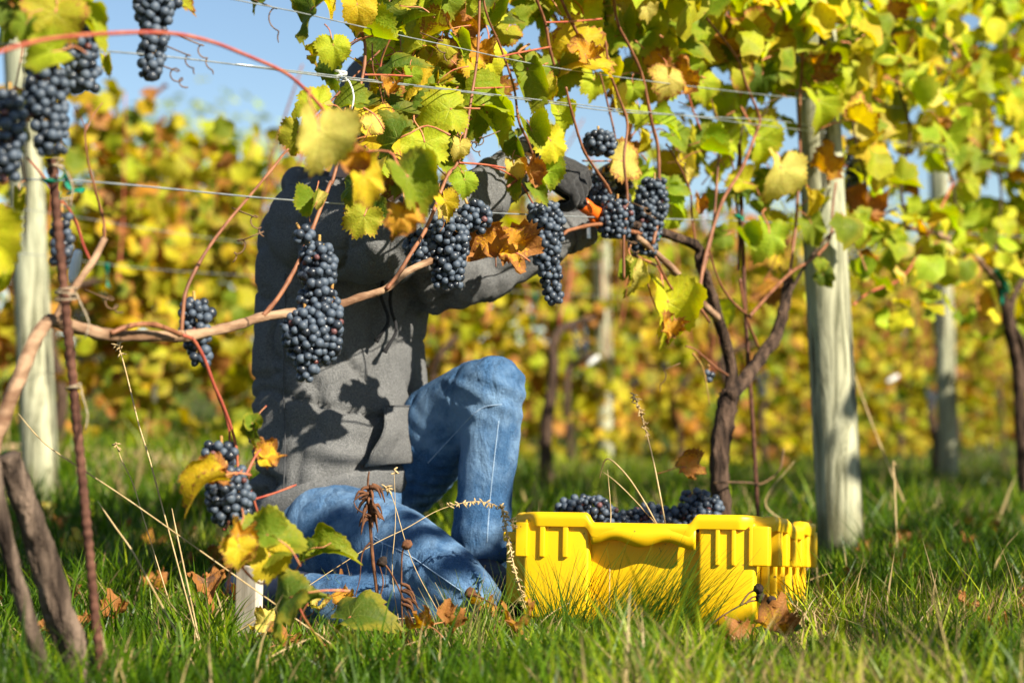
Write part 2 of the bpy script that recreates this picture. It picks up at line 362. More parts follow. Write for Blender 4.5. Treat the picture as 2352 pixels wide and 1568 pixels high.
# ------------------------------------------------------------------ leaves
VEINS = [0, math.radians(48), -math.radians(48), math.radians(104), -math.radians(104)]
OUT = [(0, 1.0), (16, .86), (27, .74), (36, .84), (48, .93), (60, .85), (74, .73), (86, .78), (104, .84), (122, .76), (140, .68), (156, .60), (168, .50), (175, .30), (180, .10)]
def out_r(a):
    d = abs(math.degrees(a))
    for (a0, r0), (a1, r1) in zip(OUT, OUT[1:]):
        if d <= a1: return r0 + (r1 - r0) * (d - a0) / (a1 - a0)
    return 0.1
def leaf_mesh(name, seed, fold=0.25, cup=0.2, wave=0.12, droop=0.2, crumple=0.0, curl=0.0, lobe=1.0, nA=62, rings=(.22, .48, .74, .9, 1.0), stalk=True, round_=0.35):
    rs = random.Random(seed); vs, at_, fs = [], [], []
    ph = [rs.uniform(0, 6.28) for _ in range(4)]; asym = rs.uniform(-.07, .07); bite = rs.uniform(0.55, 1.0)
    def shape(x, y, rf, a):
        z = fold * abs(x) - cup * (x * x + y * y) + wave * math.sin(3 * a + ph[0]) * rf ** 2 + wave * .6 * math.sin(7 * a + ph[1]) * rf ** 3
        z -= droop * max(0, -y) ** 2 * .8
        p = Vector((x, y, z))
        if curl:                                           # roll the margins in
            k = curl * 2.4; r = abs(x)
            if r > 1e-4: p.x = math.copysign(math.sin(r * k) / k, x); p.z += (1 - math.cos(r * k)) / k
        if crumple:
            q = Vector((x * 2.2 + seed, y * 2.2, seed * .7)); d = noise.noise_vector(q) * crumple * rf + noise.noise_vector(q * 2.3) * crumple * .5 * rf
            p += d
        else: p.z += 0.035 * noise.noise(Vector((x * 4 + seed, y * 4, 0)))
        return p
    def vein(x, y):
        best = (9, 0, 0)
        a = math.atan2(x, -y); r = math.hypot(x, y)
        for v in VEINS:
            d = abs((a - v + math.pi) % (2 * math.pi) - math.pi)
            if d < best[0]: best = (d, r * math.cos(d), r * abs(math.sin(min(d, 1.57))))
        return best[1], best[2]
    vs.append(shape(0, 0, 0, 0)); at_.append((0, 0, 0))
    for j, rf in enumerate(rings):
        for k in range(nA):
            a = -math.pi + 2 * math.pi * (k + .5) / nA
            r = out_r(a) ** lobe; r = r * (1 - round_) + round_ * min(r * 1.1, .86 - .25 * (abs(a) / math.pi) ** 6)
            r *= 1 + asym * math.copysign(1, a)
            if j == len(rings) - 1: r *= 1 + (.085 if k % 2 else -.065) * bite + rs.uniform(-.02, .02)
            r *= rf; x, y = r * math.sin(a), -r * math.cos(a)
            vs.append(shape(x, y, rf, a)); s, t = vein(x, y); at_.append((s, t, rf))
    for k in range(nA): fs.append((0, 1 + k, 1 + (k + 1) % nA))
    for j in range(len(rings) - 1):
        for k in range(nA):
            k2 = (k + 1) % nA; b0, b1 = 1 + j * nA, 1 + (j + 1) * nA
            fs.append((b0 + k, b1 + k, b1 + k2, b0 + k2))
    cx = .5
    for i in range(len(vs)): vs[i] = vs[i] * cx
    nblade = len(fs)
    if stalk:
        tv, tf = tube([(0, .0, .0), (0, .18, -.05), (rs.uniform(-.1, .1), .42, -.18), (rs.uniform(-.2, .2), .62, -.40)], [.016, .015, .014, .018], 5, 3)
        b = len(vs); vs += tv; at_ += [(0, 0, 0)] * len(tv); fs += [tuple(i + b for i in f) for f in tf]
    me = mesh(name, vs, fs, M_LEAF)
    a = me.attributes.new('vn', 'FLOAT_VECTOR', 'POINT'); a.data.foreach_set('vector', np.array(at_, dtype=np.float32).ravel())
    if stalk:
        me.materials.append(M_PET); mi = np.zeros(len(fs), dtype=np.int32); mi[nblade:] = 1; me.polygons.foreach_set('material_index', mi)
    return me
rs_ = random.Random(3)
FRESH = [leaf_mesh('leaf', 10 + i, fold=rs_.uniform(.0, .9), cup=rs_.uniform(-.2, .6), wave=rs_.uniform(.08, .24), droop=rs_.uniform(0, .8), round_=rs_.uniform(.15, .75), curl=rs_.choice([0, 0, .5, .8, 1.1])) for i in range(20)]
FOLDED = [leaf_mesh('leaf', 60 + i, fold=rs_.uniform(.8, 1.5), cup=.2, wave=.12, droop=.3) for i in range(4)]
DRY = [leaf_mesh('leaf', 90 + i, fold=rs_.uniform(.2, .8), cup=rs_.uniform(-.4, .5), wave=.2, crumple=rs_.uniform(.22, .42), curl=rs_.uniform(.3, 1.0)) for i in range(7)]
SMALLL = [leaf_mesh('leaf', 120 + i, fold=rs_.uniform(0, .5), cup=rs_.uniform(-.2, .4), wave=.15, nA=14, rings=(.5, 1.0), stalk=False) for i in range(6)]
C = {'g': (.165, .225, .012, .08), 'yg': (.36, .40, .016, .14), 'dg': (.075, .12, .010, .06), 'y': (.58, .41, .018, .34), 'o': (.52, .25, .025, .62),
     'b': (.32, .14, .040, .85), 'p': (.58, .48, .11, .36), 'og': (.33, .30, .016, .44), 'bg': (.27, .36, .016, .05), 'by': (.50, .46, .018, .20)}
def colr(k, j=.15):
    c = C[k]; f = random.uniform(1 - j, 1 + j)
    return (c[0] * f * random.uniform(.92, 1.08), c[1] * f, c[2] * f, min(1, max(0, c[3] + random.uniform(-.12, .2))))
def leaf_matrix(pos, N, T, size):
    N = N.normalized(); T = (T - N * T.dot(N))
    T = T.normalized() if T.length > 1e-4 else N.orthogonal().normalized()
    Yv = -T; Xv = Yv.cross(N)
    M = Matrix((Xv, Yv, N)).transposed().to_4x4()
    return Matrix.Translation(pos) @ M @ Matrix.Scale(size, 4)
N_LEAF = {}
def leaf_at(vine, x, y, px, col, ang=-90, nx=0.1, nz=0.15, off=0.0, bank=None, Y=None):
    """a leaf whose middle is seen at (x, y), px wide; ang is where its tip points"""
    c = rp(x, y, off) if Y is None else at(x, y, Y)
    size = px * c.y / FPX * 1.55
    a = math.radians(ang); T = Vector((math.cos(a), 0.0, math.sin(a)))
    nx, nz = max(-.95, min(.95, nx)), max(-.95, min(.95, nz)); q = nx * nx + nz * nz
    if q > .92: f = math.sqrt(.92 / q); nx *= f; nz *= f; q = .92
    N = Vector((nx, -math.sqrt(1 - q), nz)); Tn = (T - N * T.dot(N)).normalized()
    bank = bank or (DRY if col in ('o', 'b') else FRESH)
    o = place(random.choice(bank), 'leaf', leaf_matrix(c - Tn * size * .17, N, T, size), vine, colr(col))
    N_LEAF[vine.name] = N_LEAF.get(vine.name, 0) + 1
    return o
def leaf_rand(vine, pos, size, cols, facing=0.55, bank=None):
    N = (SDIR * facing + Vector((random.gauss(0, .45), random.gauss(-.15, .45), random.gauss(.1, .45))))
    T = Vector((random.gauss(0, .6), random.gauss(0, .4), random.gauss(-.6, .5)))
    k = random.choice(cols); bank = bank or (DRY if k in ('b',) or (k == 'o' and random.random() < .6) else (FOLDED if random.random() < .15 else FRESH))
    N_LEAF[vine.name] = N_LEAF.get(vine.name, 0) + 1
    return place(random.choice(bank), 'leaf', leaf_matrix(pos, N, T, size), vine, colr(k, .22))
LOW = []
for me in SMALLL:
    co = np.array([v.co[:] for v in me.vertices]); vn = np.zeros(len(co) * 3, np.float32); me.attributes['vn'].data.foreach_get('vector', vn)
    tris = []
    for p in me.polygons:
        v = list(p.vertices)
        for i in range(1, len(v) - 1): tris.append((v[0], v[i], v[i + 1]))
    LOW.append((co, vn.reshape(-1, 3), np.array(tris)))
def leaf_mass(name, items, parent):
    """many small leaves in one mesh; items: (pos, N, T, size, rgba)"""
    V, A, K, Fc = [], [], [], []; b = 0
    for pos, N, T, size, rgba in items:
        co, vn, tr = random.choice(LOW); M = np.array(leaf_matrix(pos, N, T, size))
        V.append(co @ M[:3, :3].T + M[:3, 3]); A.append(vn); K.append(np.tile(np.array(rgba, np.float32), (len(co), 1))); Fc.append(tr + b); b += len(co)
    V = np.concatenate(V); A = np.concatenate(A).astype(np.float32); K = np.concatenate(K); Fc = np.concatenate(Fc).astype(np.int32)
    return raw_mesh(name, V, Fc, M_LEAFA, parent, {'col': K}, {'vn': A})
def raw_mesh(name, V, T, mat, parent=None, cols=None, vecs=None, smooth=True):
    me = bpy.data.meshes.new(name); nv, nf = len(V), len(T)
    me.vertices.add(nv); me.vertices.foreach_set('co', np.asarray(V, np.float32).ravel())
    me.loops.add(nf * 3); me.loops.foreach_set('vertex_index', np.asarray(T, np.int32).ravel())
    me.polygons.add(nf); me.polygons.foreach_set('loop_start', np.arange(0, nf * 3, 3, dtype=np.int32))
    me.polygons.foreach_set('use_smooth', np.full(nf, smooth))
    for k, v in (cols or {}).items():
        a = me.attributes.new(k, 'FLOAT_COLOR', 'POINT'); a.data.foreach_set('color', np.asarray(v, np.float32).ravel())
    for k, v in (vecs or {}).items():
        a = me.attributes.new(k, 'FLOAT_VECTOR', 'POINT'); a.data.foreach_set('vector', np.asarray(v, np.float32).ravel())
    me.materials.append(mat); me.update(); me.validate()
    return link(bpy.data.objects.new(name, me), parent)

# ================================================================== ground and grass
gx = list(np.linspace(-3, 3, 41)) ; gx = [-400, -120, -40, -16, -8, -5] + gx + [5, 8, 16, 40, 120, 400]
gy = [-60, -10, 0] + list(np.linspace(1.5, 14, 60)) + [18, 24, 32, 45, 70, 120, 300, 900]
vs = [(x, y, gz(x, y)) for y in gy for x in gx]; nx_ = len(gx)
fs = [(j * nx_ + i, j * nx_ + i + 1, (j + 1) * nx_ + i + 1, (j + 1) * nx_ + i) for j in range(len(gy) - 1) for i in range(nx_ - 1)]
tag(mk('ground', vs, fs, M_GROUND), 'dark soil under the grass', 'ground', kind='structure')

# crate frame (needed to keep the grass out of it)
CA = at(1196, 1432, 3.54); CA.z = 0.018
cx_ = Vector((math.cos(math.radians(-16.5)), math.sin(math.radians(-16.5)), 0)); cy_ = Vector((-cx_.y, cx_.x, 0)); cz_ = Vector((0, 0, 1))
TL = math.radians(4.6); cyt = (cy_ * math.cos(TL) - cz_ * math.sin(TL)); czt = (cz_ * math.cos(TL) + cy_ * math.sin(TL))
CW, CL, CH = 0.425, 0.57, 0.192

def grass(name, n, y0, y1, h0, h1, w, seg, dens_noise=True, xmarg=.35, dry=.13):
    r = RNG; Y = y0 + (y1 - y0) * np.sqrt(r.random(n * 2) * (1 - (y0 / y1) ** 2) + (y0 / y1) ** 2) if y1 / y0 > 1.5 else r.uniform(y0, y1, n * 2)
    if y1 / y0 > 1.5: Y = y1 * np.sqrt(r.random(n * 2) * (1 - (y0 / y1) ** 2) + (y0 / y1) ** 2)
    X = r.uniform(-1, 1, n * 2) * (0.275 * Y + xmarg)
    cl = np.array([noise.noise(Vector((a * 2.6, b * 2.6, 3.0))) + .6 * noise.noise(Vector((a * 9, b * 9, 1.0))) for a, b in zip(X, Y)])
    dx, dy = X - CA.x, Y - CA.y
    lx, ly = dx * cx_.x + dy * cx_.y, dx * cy_.x + dy * cy_.y
    inside = (lx > -.03) & (lx < CW + .03) & (ly > -.02) & (ly < CL + .03)
    front = ((lx > -.16) & (lx < CW + .22) & (ly > -.60) & (ly < .0)) | ((X > -.47) & (X < .06) & (Y > 2.95) & (Y < 3.62))
    keep = (~inside) & (r.random(n * 2) < np.clip(.66 + 1.1 * cl, .03, 1)); X, Y, cl, front = X[keep][:n], Y[keep][:n], cl[keep][:n], front[keep][:n]; n = len(X)
    Z = np.array([gz(a, b) for a, b in zip(X, Y)]) - .004
    H = r.uniform(h0, h1, n) * np.clip(1 + .8 * cl, .35, 1.8) * np.where(r.random(n) < .06, 1.6, 1.0) * np.where(front, .40, 1.0)
    ang = r.uniform(0, 2 * np.pi, n); lean = np.abs(r.normal(0.15, .48, n)); bend = r.uniform(.1, .9, n); fa = r.uniform(0, 2 * np.pi, n)
    wd = w * r.uniform(.6, 1.3, n)
    ts = np.linspace(0, 1, seg + 1)
    rows = []
    for t in ts:
        out = H * (np.sin(lean) * t + bend * .45 * t * t); up = H * (np.cos(lean) * t - bend * .28 * t * t)
        c = np.stack([X + np.cos(ang) * out, Y + np.sin(ang) * out, Z + up], 1)
        ww = wd * (1 - t ** 1.6) * .5
        sd = np.stack([np.cos(fa) * ww, np.sin(fa) * ww, np.zeros(n)], 1)
        rows += [c - sd, c + sd] if t < 1 else [c]
    P = np.stack(rows, 1); k = P.shape[1]
    tr = []
    for s in range(seg - 1): a = 2 * s; tr += [(a, a + 1, a + 3), (a, a + 3, a + 2)]
    a = 2 * (seg - 1); tr.append((a, a + 1, a + 2))
    T = (np.arange(n)[:, None, None] * k + np.array(tr)[None]).reshape(-1, 3)
    g1, g2, g3 = np.array([.018, .052, .002]), np.array([.085, .165, .003]), np.array([.33, .39, .014])
    lo = np.array([noise.noise(Vector((a * 1.3, b * 1.3, 9.0))) for a, b in zip(X, Y)]); q = np.clip(r.normal(.40, .24, n) + cl * .2 + lo * .55, 0, 1)[:, None]  # broad noise paints sunlit lime patches and dark shade bands into blade colour
    cc = np.where(q < .6, g1 + (g2 - g1) * (q / .6), g2 + (g3 - g2) * ((q - .6) / .4))
    d = r.random(n) < dry * np.clip(1 + 3.5 * (lo - .1), .4, 3.2); cc[d] = np.array([.40, .29, .13]) * r.uniform(.4, 1.25, (d.sum(), 1))
    K = np.concatenate([np.repeat(cc[:, None, :], k, 1), np.ones((n, k, 1))], 2)
    o = raw_mesh(name, P.reshape(-1, 3), T, M_GRASS, None, {'col': K.reshape(-1, 4)})
    return o
tag(grass('grass', 72000, 2.35, 5.4, .045, .115, .0050, 4), 'short sunlit green grass in front of and around the crate', 'grass', kind='stuff')
tag(grass('far_grass', 62000, 5.4, 13, .08, .17, .010, 3, xmarg=.8), 'grass strips between the vine rows behind', 'grass', kind='stuff')
tag(grass('distant_grass', 26000, 13, 36, .08, .16, .02, 2, xmarg=3), 'distant grass under the far rows', 'grass', kind='stuff')

# ================================================================== posts, wires, stakes
def post(x0, y0, x1, y1, Y, r, label, n=26):
    """wooden post; (x0, y0) is the foot, (x1, y1) a point higher up"""
    b = at(x0, y0, Y); b.z = gz(b.x, b.y) - .06; t = at(x1, y1, Y); d = (t - b).normalized(); top = b + d * 2.05
    pts = [b + (top - b) * (i / 14) for i in range(15)]
    vs, fs = [], []
    for i, p in enumerate(pts):
        rr = r * (1.06 - .09 * i / 14)
        for k in range(n):
            a = 2 * math.pi * k / n; q = rr * (1 + .05 * noise.noise(Vector((math.cos(a) * 2, math.sin(a) * 2, i * .35 + x0))) + .012 * noise.noise(Vector((math.cos(a) * 7, math.sin(a) * 7, i * .5 + x0))))
            vs.append(p + Vector((math.cos(a) * q, math.sin(a) * q, 0)))
        if i:
            for k in range(n): fs.append(((i - 1) * n + k, (i - 1) * n + (k + 1) % n, i * n + (k + 1) % n, i * n + k))
    fs.append(tuple(range(14 * n, 15 * n)))
    o = mk('wooden_post', [v - b for v in vs], fs, M_POST); o.location = b
    m = o.modifiers.new('b', 'BEVEL'); m.width = .008; m.segments = 2; m.limit_method = 'ANGLE'; m.angle_limit = 1.0
    return tag(o, label, 'post', 'round wooden trellis posts')
post(1937, 1305, 1866, 0, 5.0, .054, 'thick pale round wooden post right of the vine trunk and crate')
post(98, 1165, 55, 300, 6.55, .056, 'pale wooden post at the left edge behind the rusty rod')
post(2182, 1085, 2160, 500, 11.8, .058, 'blurred pale post in the background at the right edge')
post(1392, 1035, 1380, 560, 13.6, .060, 'blurred pale post in the background above the raised knee')
post(1722, 1040, 1712, 800, 17.5, .060, 'far blurred post just right of the forked vine trunk')

def wire(pts, label, off=0.0, row=-1.83, r=.0011):
    P = [rp(x, y, off, row) for x, y in pts]; P = [P[0] + (P[0] - P[1]).normalized() * 1.0] + P + [P[-1] + (P[-1] - P[-2]).normalized() * 2.0]
    v, f = tube(P, r, 6, 6); tag(mk('trellis_wire', v, f, M_WIRE), label, 'wire', 'trellis wires')
wire([(596, 11), (682, 28), (831, 62), (1018, 103), (1300, 160), (1700, 212), (1990, 240)], 'topmost thin steel trellis wire running through the upper leaves', .03)
wire([(60, 105), (230, 117), (390, 131), (574, 153), (780, 180), (950, 198), (1148, 222), (1292, 241), (1419, 257), (1609, 268), (1840, 285), (2143, 347)], 'middle steel trellis wire crossing in front of the cap', .02, r=.0013)
wire([(1292, 236), (1419, 251), (1609, 270), (1700, 282), (1850, 300)], 'short second strand twisted beside the middle trellis wire', .035)
wire([(20, 413), (120, 412), (300, 425), (574, 452), (700, 462), (900, 476), (1150, 490), (1400, 500), (1700, 507), (1860, 516)], 'lower steel trellis wire crossing in front of the shoulder', -.012, r=.0013)
wire([(120, 490), (600, 560), (1200, 600)], 'blurred upper wire of the row behind', 0, -4.13)
wire([(120, 590), (400, 622), (1030, 660)], 'blurred lower wire of the row behind', 0, -4.13)
# rusty rod with raised ribs
a, b = rp(118, 365, .035), rp(236, 1590, .035); b = b + (b - a).normalized() * .1; Lr = (b - a).length
nseg = int(Lr / .0035); pts = [a + (b - a) * (i / nseg) for i in range(nseg + 1)]
v, f = tube(pts, [.0056 + (.0011 if (i % 4) < 2 else 0) for i in range(nseg + 1)], 10, 1)
tag(mk('rusty_rod', v, f, M_RUST), 'rusty ribbed steel rod tied beside the left vine', 'rod')
def ring_tie(x, y, off, r, label, turns=2.2, mat=M_TWINE, name='twine_tie', th=.0011, tail=True):
    c = rp(x, y, off); pts = []
    n = int(turns * 14)
    for i in range(n + 1):
        t = 2 * math.pi * i / 14; pts.append(c + Vector((math.cos(t) * r, math.sin(t) * r, .003 * math.sin(t * .7 + x) + .0045 * i / 14)))
    if tail: pts += [c + Vector((r * 1.6, -r, -.006)), c + Vector((r * 2.4, -r * 1.2, -.03)), c + Vector((r * 2.0, -r * 1.2, -.05))]
    v, f = tube(pts, th, 5, 2); return tag(mk(name, v, f, mat), label, 'tie')
ring_tie(148, 468, .035, .0085, 'pale twine wound round the rusty rod below the green tape', 1.6, tail=False)
ring_tie(152, 690, .035, .014, 'pale twine knot binding the cordon to the rusty rod', 3.2)
ring_tie(168, 900, .035, .009, 'loose pale twine loop low on the rusty rod', 2.0)
ring_tie(126, 385, .035, .011, 'frayed pale twine at the top of the rusty rod', 2.6)
ring_tie(783, 182, .02, .009, 'white dried tendril knot on the middle wire above the cap', 3.4, M_TAG, 'wire_knot', .0013)
def ribbon(pts, w, label, name='green_tie', mat=M_GREEN, cat='tie', twist=1.0):
    P, _ = smooth_path(pts, [0] * len(pts), 5); vs, fs = [], []
    for i, p in enumerate(P):
        a = twist * i / len(P) * 2.4; s = Vector((math.cos(a), -.6 * math.sin(a), .35 * math.sin(a))) * w * .5
        vs += [p - s, p + s]
        if i: fs.append((2 * i - 2, 2 * i - 1, 2 * i + 1, 2 * i))
    o = mk(name, vs, fs, mat); m = o.modifiers.new('s', 'SOLIDIFY'); m.thickness = .0008
    return tag(o, label, cat, 'green tie tapes')
ribbon([rp(104, 410, .05), rp(120, 418, .055), rp(140, 412, .05), rp(152, 400, .04), rp(158, 430, .04), rp(175, 440, .045), rp(180, 432, .04), rp(160, 445, .04)], .016, 'green tape knotted round the rusty rod on the lower wire', twist=1.6)
ribbon([rp(132, 440, .03), rp(128, 500, .02), rp(132, 560, .02), rp(137, 640, .02)], .010, 'long green tape tail hanging beside the rusty rod', twist=.7)
ribbon([rp(1515, 505, -.01), rp(1512, 540, 0), rp(1506, 560, .01), rp(1502, 585, 0)], .018, 'green tape hanging behind the bunch at the pruner', twist=.8)
ribbon([rp(1690, 492, 0), rp(1700, 500, .02), rp(1709, 494, 0), rp(1706, 506, 0)], .014, 'small green tape on the lower wire above the forked trunk')
ribbon([rp(2286, 618, .02), rp(2300, 640, .03), rp(2312, 672, .02), rp(2318, 660, .03), rp(2308, 650, .02), rp(2300, 700, 0)], .022, 'blurred green tape on the dark vine at the right edge')
ribbon([rp(243, 604, 0, -4.13), rp(246, 625, 0, -4.13), rp(250, 660, .02, -4.13)], .022, 'blurred green tape tail on the background wire at left')
for i, (x, y) in enumerate([(1222, 735), (1228, 690), (245, 640 + 40)]):
    ribbon([at(x, y - 14, 11.5), at(x + 2, y, 11.5), at(x, y + 16, 11.5)], .03, ['blurred green tape below the hanging bunch', 'upper blurred green tape below the hanging bunch', 'distant green tape by the left background clusters'][i])
# short white stake behind the drooping shoot
sb = at(570, 1452, 3.42); sb.z = 0; ax, ay, az = Vector((.9, -.43, 0)), Vector((.43, .9, 0)), Vector((.02, 0, 1)).normalized()
o = mk('wooden_stake', *boxvf(sb, ax, ay, az, -.021, .021, -.012, .012, -.04, .125), M_WHITEWOOD, None, False); bevel_obj(o, .002)
tag(o, 'short whitish wooden stake in the grass under the drooping leaves', 'stake')

# ================================================================== the person
FA = math.radians(35); PF = Vector((math.cos(FA), -math.sin(FA), 0)); PR = Vector((-math.sin(FA), -math.cos(FA), 0)); UP = Vector((0, 0, 1))
person = empty('person', at(860, 1330, 3.8) * 1.0, 'person kneeling on one knee in grey hoodie and jeans, cutting grapes', 'person')
person.location.z = 0
def torso_rings(g=0.0):
    R = []
    for y, cx, a, b, tl in [(1190, 756, .140, .18, .055), (1162, 764, .153, .192, .055), (1085, 774, .160, .197, .035), (1000, 777, .158, .196, .02), (900, 775, .156, .195, .01), (800, 778, .157, .195, 0),
                            (700, 786, .160, .198, 0), (610, 790, .157, .203, -.01), (545, 790, .150, .205, -.015), (490, 788, .130, .185, -.02), (450, 792, .105, .135, -.02), (425, 805, .080, .09, -.02)]:
        R.append((at(cx, y, 4.0), (PF + UP * tl / .15) * (a + g), PR * (b + g)))
    return R
SH_N, EL_N, WR_N = at(694, 520, 3.85), at(925, 556, 3.68), at(1222, 372, 3.90)
SH_F, EL_F, WR_F = at(900, 520, 4.14), at(1000, 636, 3.95), at(1300, 538, 4.06)
near_arm = [at(720, 512, 3.90), SH_N, at(800, 536, 3.745), EL_N, at(1075, 462, 3.79), WR_N]
far_arm = [SH_F, at(950, 590, 4.02), EL_F, at(1150, 604, 3.98), WR_F]
# body (hidden under the clothes except for head and neck): one continuous mesh
HC = at(868, 318, 3.97); HT = (UP * .86 + PF * .50).normalized(); HFw = (PF * .86 - UP * .50).normalized(); HR = PR
b = MB()
b.add(ellip(HC + HFw * .008, HFw * .098, HR * .078, HT * .115, 20, 14))
b.add(ellip(HC + HFw * .055 - HT * .060, HFw * .050, HR * .052, HT * .055, 14, 10))
b.add(ellip(HC + HFw * .108 - HT * .020, HFw * .020, HR * .014, HT * .024, 10, 8))
for s in (-1, 1):
    b.add(ellip(HC + HR * s * .078 - HT * .012 - HFw * .008, HFw * .018, HR * .012, HT * .030, 10, 8))
    b.add(ellip(HC + HR * s * .030 + HFw * .088 + HT * .012, HFw * .014, HR * .022, HT * .010, 10, 8))
b.add(ellip(HC + HFw * .098 - HT * .058, HFw * .014, HR * .024, HT * .007, 10, 8))
b.add(limb([HC - HT * .05 - HFw * .01, at(818, 440, 3.98), at(795, 520, 4.0)], [.060, .062, .075], 16, 4))
b.add(loft([(c, a * .80, d * .80) for c, a, d in torso_rings()][:-2], 24))
b.add(limb(near_arm, [.05, .055, .05, .042, .038, .030], 12)); b.add(limb(far_arm, [.05, .05, .042, .038, .030], 12))
remeshed('body', b, .007, M_SKIN, person, 5)
# eyes, brows under the cap
for s in (-1, 1):
    e = MB().add(ellip(HC + HR * s * .031 + HFw * .090 - HT * .004, HFw * .010, HR * .012, HT * .009, 12, 8)); e.build('eye', M_TAG, person)
# cap: knitted shell with a turned-up edge and a soft fold at the back
capn = 26; vs, fs = [], []
capc = HC + HT * .018
prof = [(-.34, 1.05), (-.20, 1.10), (-.02, 1.10), (.10, 1.06), (.35, 1.03), (.58, .93), (.76, .76), (.88, .50), (.94, .22), (.95, .03)]
for h, r in prof:
    for k in range(capn):
        t = 2 * math.pi * k / capn; bk = max(0, -math.cos(t))
        p = capc + HFw * (math.cos(t) * .104 * r) + HR * (math.sin(t) * .086 * r) + HT * (h * .118 + .02 * bk * (h > .5)) - HFw * (.045 * bk * max(0, h) ** 1.0)
        vs.append(p + (HFw * math.cos(t) + HR * math.sin(t)) * .006 * noise.noise(p * 22))
for i in range(len(prof) - 1):
    for k in range(capn): fs.append((i * capn + k, i * capn + (k + 1) % capn, (i + 1) * capn + (k + 1) % capn, (i + 1) * capn + k))
fs.append(tuple(range((len(prof) - 1) * capn, len(prof) * capn)))
o = mk('cap', vs, fs, M_CAP, person); m = o.modifiers.new('s', 'SOLIDIFY'); m.thickness = .004; m = o.modifiers.new('d', 'SUBSURF'); m.levels = m.render_levels = 1
def crease(c, sx, sy, sz, w, o):
    return max(0.0, 1 - abs(noise.noise(Vector((c.x * sx + o, c.y * sy, c.z * sz)) + noise.noise_vector(c * 5) * .5)) / w) ** 1.5
# hoodie
def hood_disp(c, n):
    q = Vector((c.x * 9, c.y * 9, c.z * 4.5)); d = .011 * noise.noise(q) + .006 * noise.noise(q * 2.2) + .010 * noise.noise(Vector((c.x * 11, c.y * 11, c.z * 2.0 + c.x * 5)))
    lo = max(0, 1 - abs(c.z - .30) / .12); d += .016 * lo * math.sin(c.z * 85 + 5 * noise.noise(c * 7))  * max(0, .4 + noise.noise(c * 6 + Vector((4, 0, 0))))
    for e in (EL_N, EL_F):                                   # creases round the elbows
        w = max(0, 1 - (c - e).length / .13); d += .010 * w * math.sin((c - e).dot(Vector((.8, 0, .6))) * 110 + 2 * noise.noise(c * 12))
    low = ss(.55, .25, c.z); d -= .020 * crease(c, 3, 3, 13, .15, 2) * (.3 + low) + .012 * crease(c, 8, 8, 3.5, .13, 9)
    return d
h = MB().add(loft(torso_rings(), 30))
h.add(limb(near_arm, [.080, .084, .086, .075, .062, .046], 18)); h.add(limb(far_arm, [.080, .080, .074, .064, .046], 18))
hoodc = at(735, 452, 3.98)                                   # hood lying on the back of the neck
h.add(limb([at(668, 452, 3.92), at(690, 432, 4.0), at(740, 428, 4.08)], [.030, .045, .040], 14))
h.add(limb([at(668, 452, 3.92), at(720, 450, 3.84), at(800, 440, 3.83), at(868, 452, 3.86)], [.030, .034, .030, .022], 14))
h.add(limb([at(740, 428, 4.08), at(830, 440, 4.10), at(890, 458, 4.0)], [.038, .032, .022], 14))
hoodie = remeshed('hoodie', h, .0085, M_HOOD, person, 4, hood_disp)
def cuff(A, B, r, name='cuff', mat=M_HOOD, ln=.05):
    d = (B - A).normalized(); P = [B - d * ln + d * ln * i / 9 for i in range(10)]
    v, f = tube(P, [r * (1.0 + .04 * math.sin(i * 2.1)) for i in range(10)], 20, 1); return mk(name, v, f, mat, person)
cuff(near_arm[-2], WR_N + (WR_N - near_arm[-2]).normalized() * .05, .042, ln=.055); cuff(far_arm[-2], WR_F + (WR_F - far_arm[-2]).normalized() * .05, .042, ln=.055)
# hem band: ribbed ring under the hoodie
TR = torso_rings(); n = 64; vs, fs = [], []
for i, (cc, ga) in enumerate([(0.0, .012), (.25, .016), (.6, .016), (1.0, .010)]):
    c0, a0, b0 = TR[1]; drop = UP * (-.056 * cc + .024)
    for k in range(n):
        t = 2 * math.pi * k / n; rb = 1 + .010 * (k % 2)
        vs.append(c0 + drop + a0 * math.cos(t) * (1 + ga / .15) * rb * (1 - .05 * cc) + b0 * math.sin(t) * (1 + ga / .2) * rb * (1 - .05 * cc))
for i in range(3):
    for k in range(n): fs.append((i * n + k, i * n + (k + 1) % n, (i + 1) * n + (k + 1) % n, (i + 1) * n + k))
o = mk('hem_band', vs, fs, M_HOOD, person); m = o.modifiers.new('s', 'SOLIDIFY'); m.thickness = .006
def tsurf(t, ypx, g=.0):
    """a point on the torso: t angle from the front (positive to his right), height by picture row"""
    ys = [1190, 1162, 1085, 1000, 900, 800, 700, 610, 545, 490, 450, 425]
    for i in range(len(ys) - 1):
        if ys[i] >= ypx >= ys[i + 1]:
            k = (ys[i] - ypx) / (ys[i] - ys[i + 1]); (c0, a0, b0), (c1, a1, b1) = TR[i], TR[i + 1]
            c, a, b = c0.lerp(c1, k), a0.lerp(a1, k), b0.lerp(b1, k); nrm = (PF * math.cos(t) + PR * math.sin(t))
            return c + a * math.cos(t) + b * math.sin(t) + nrm * g
    return TR[0][0]
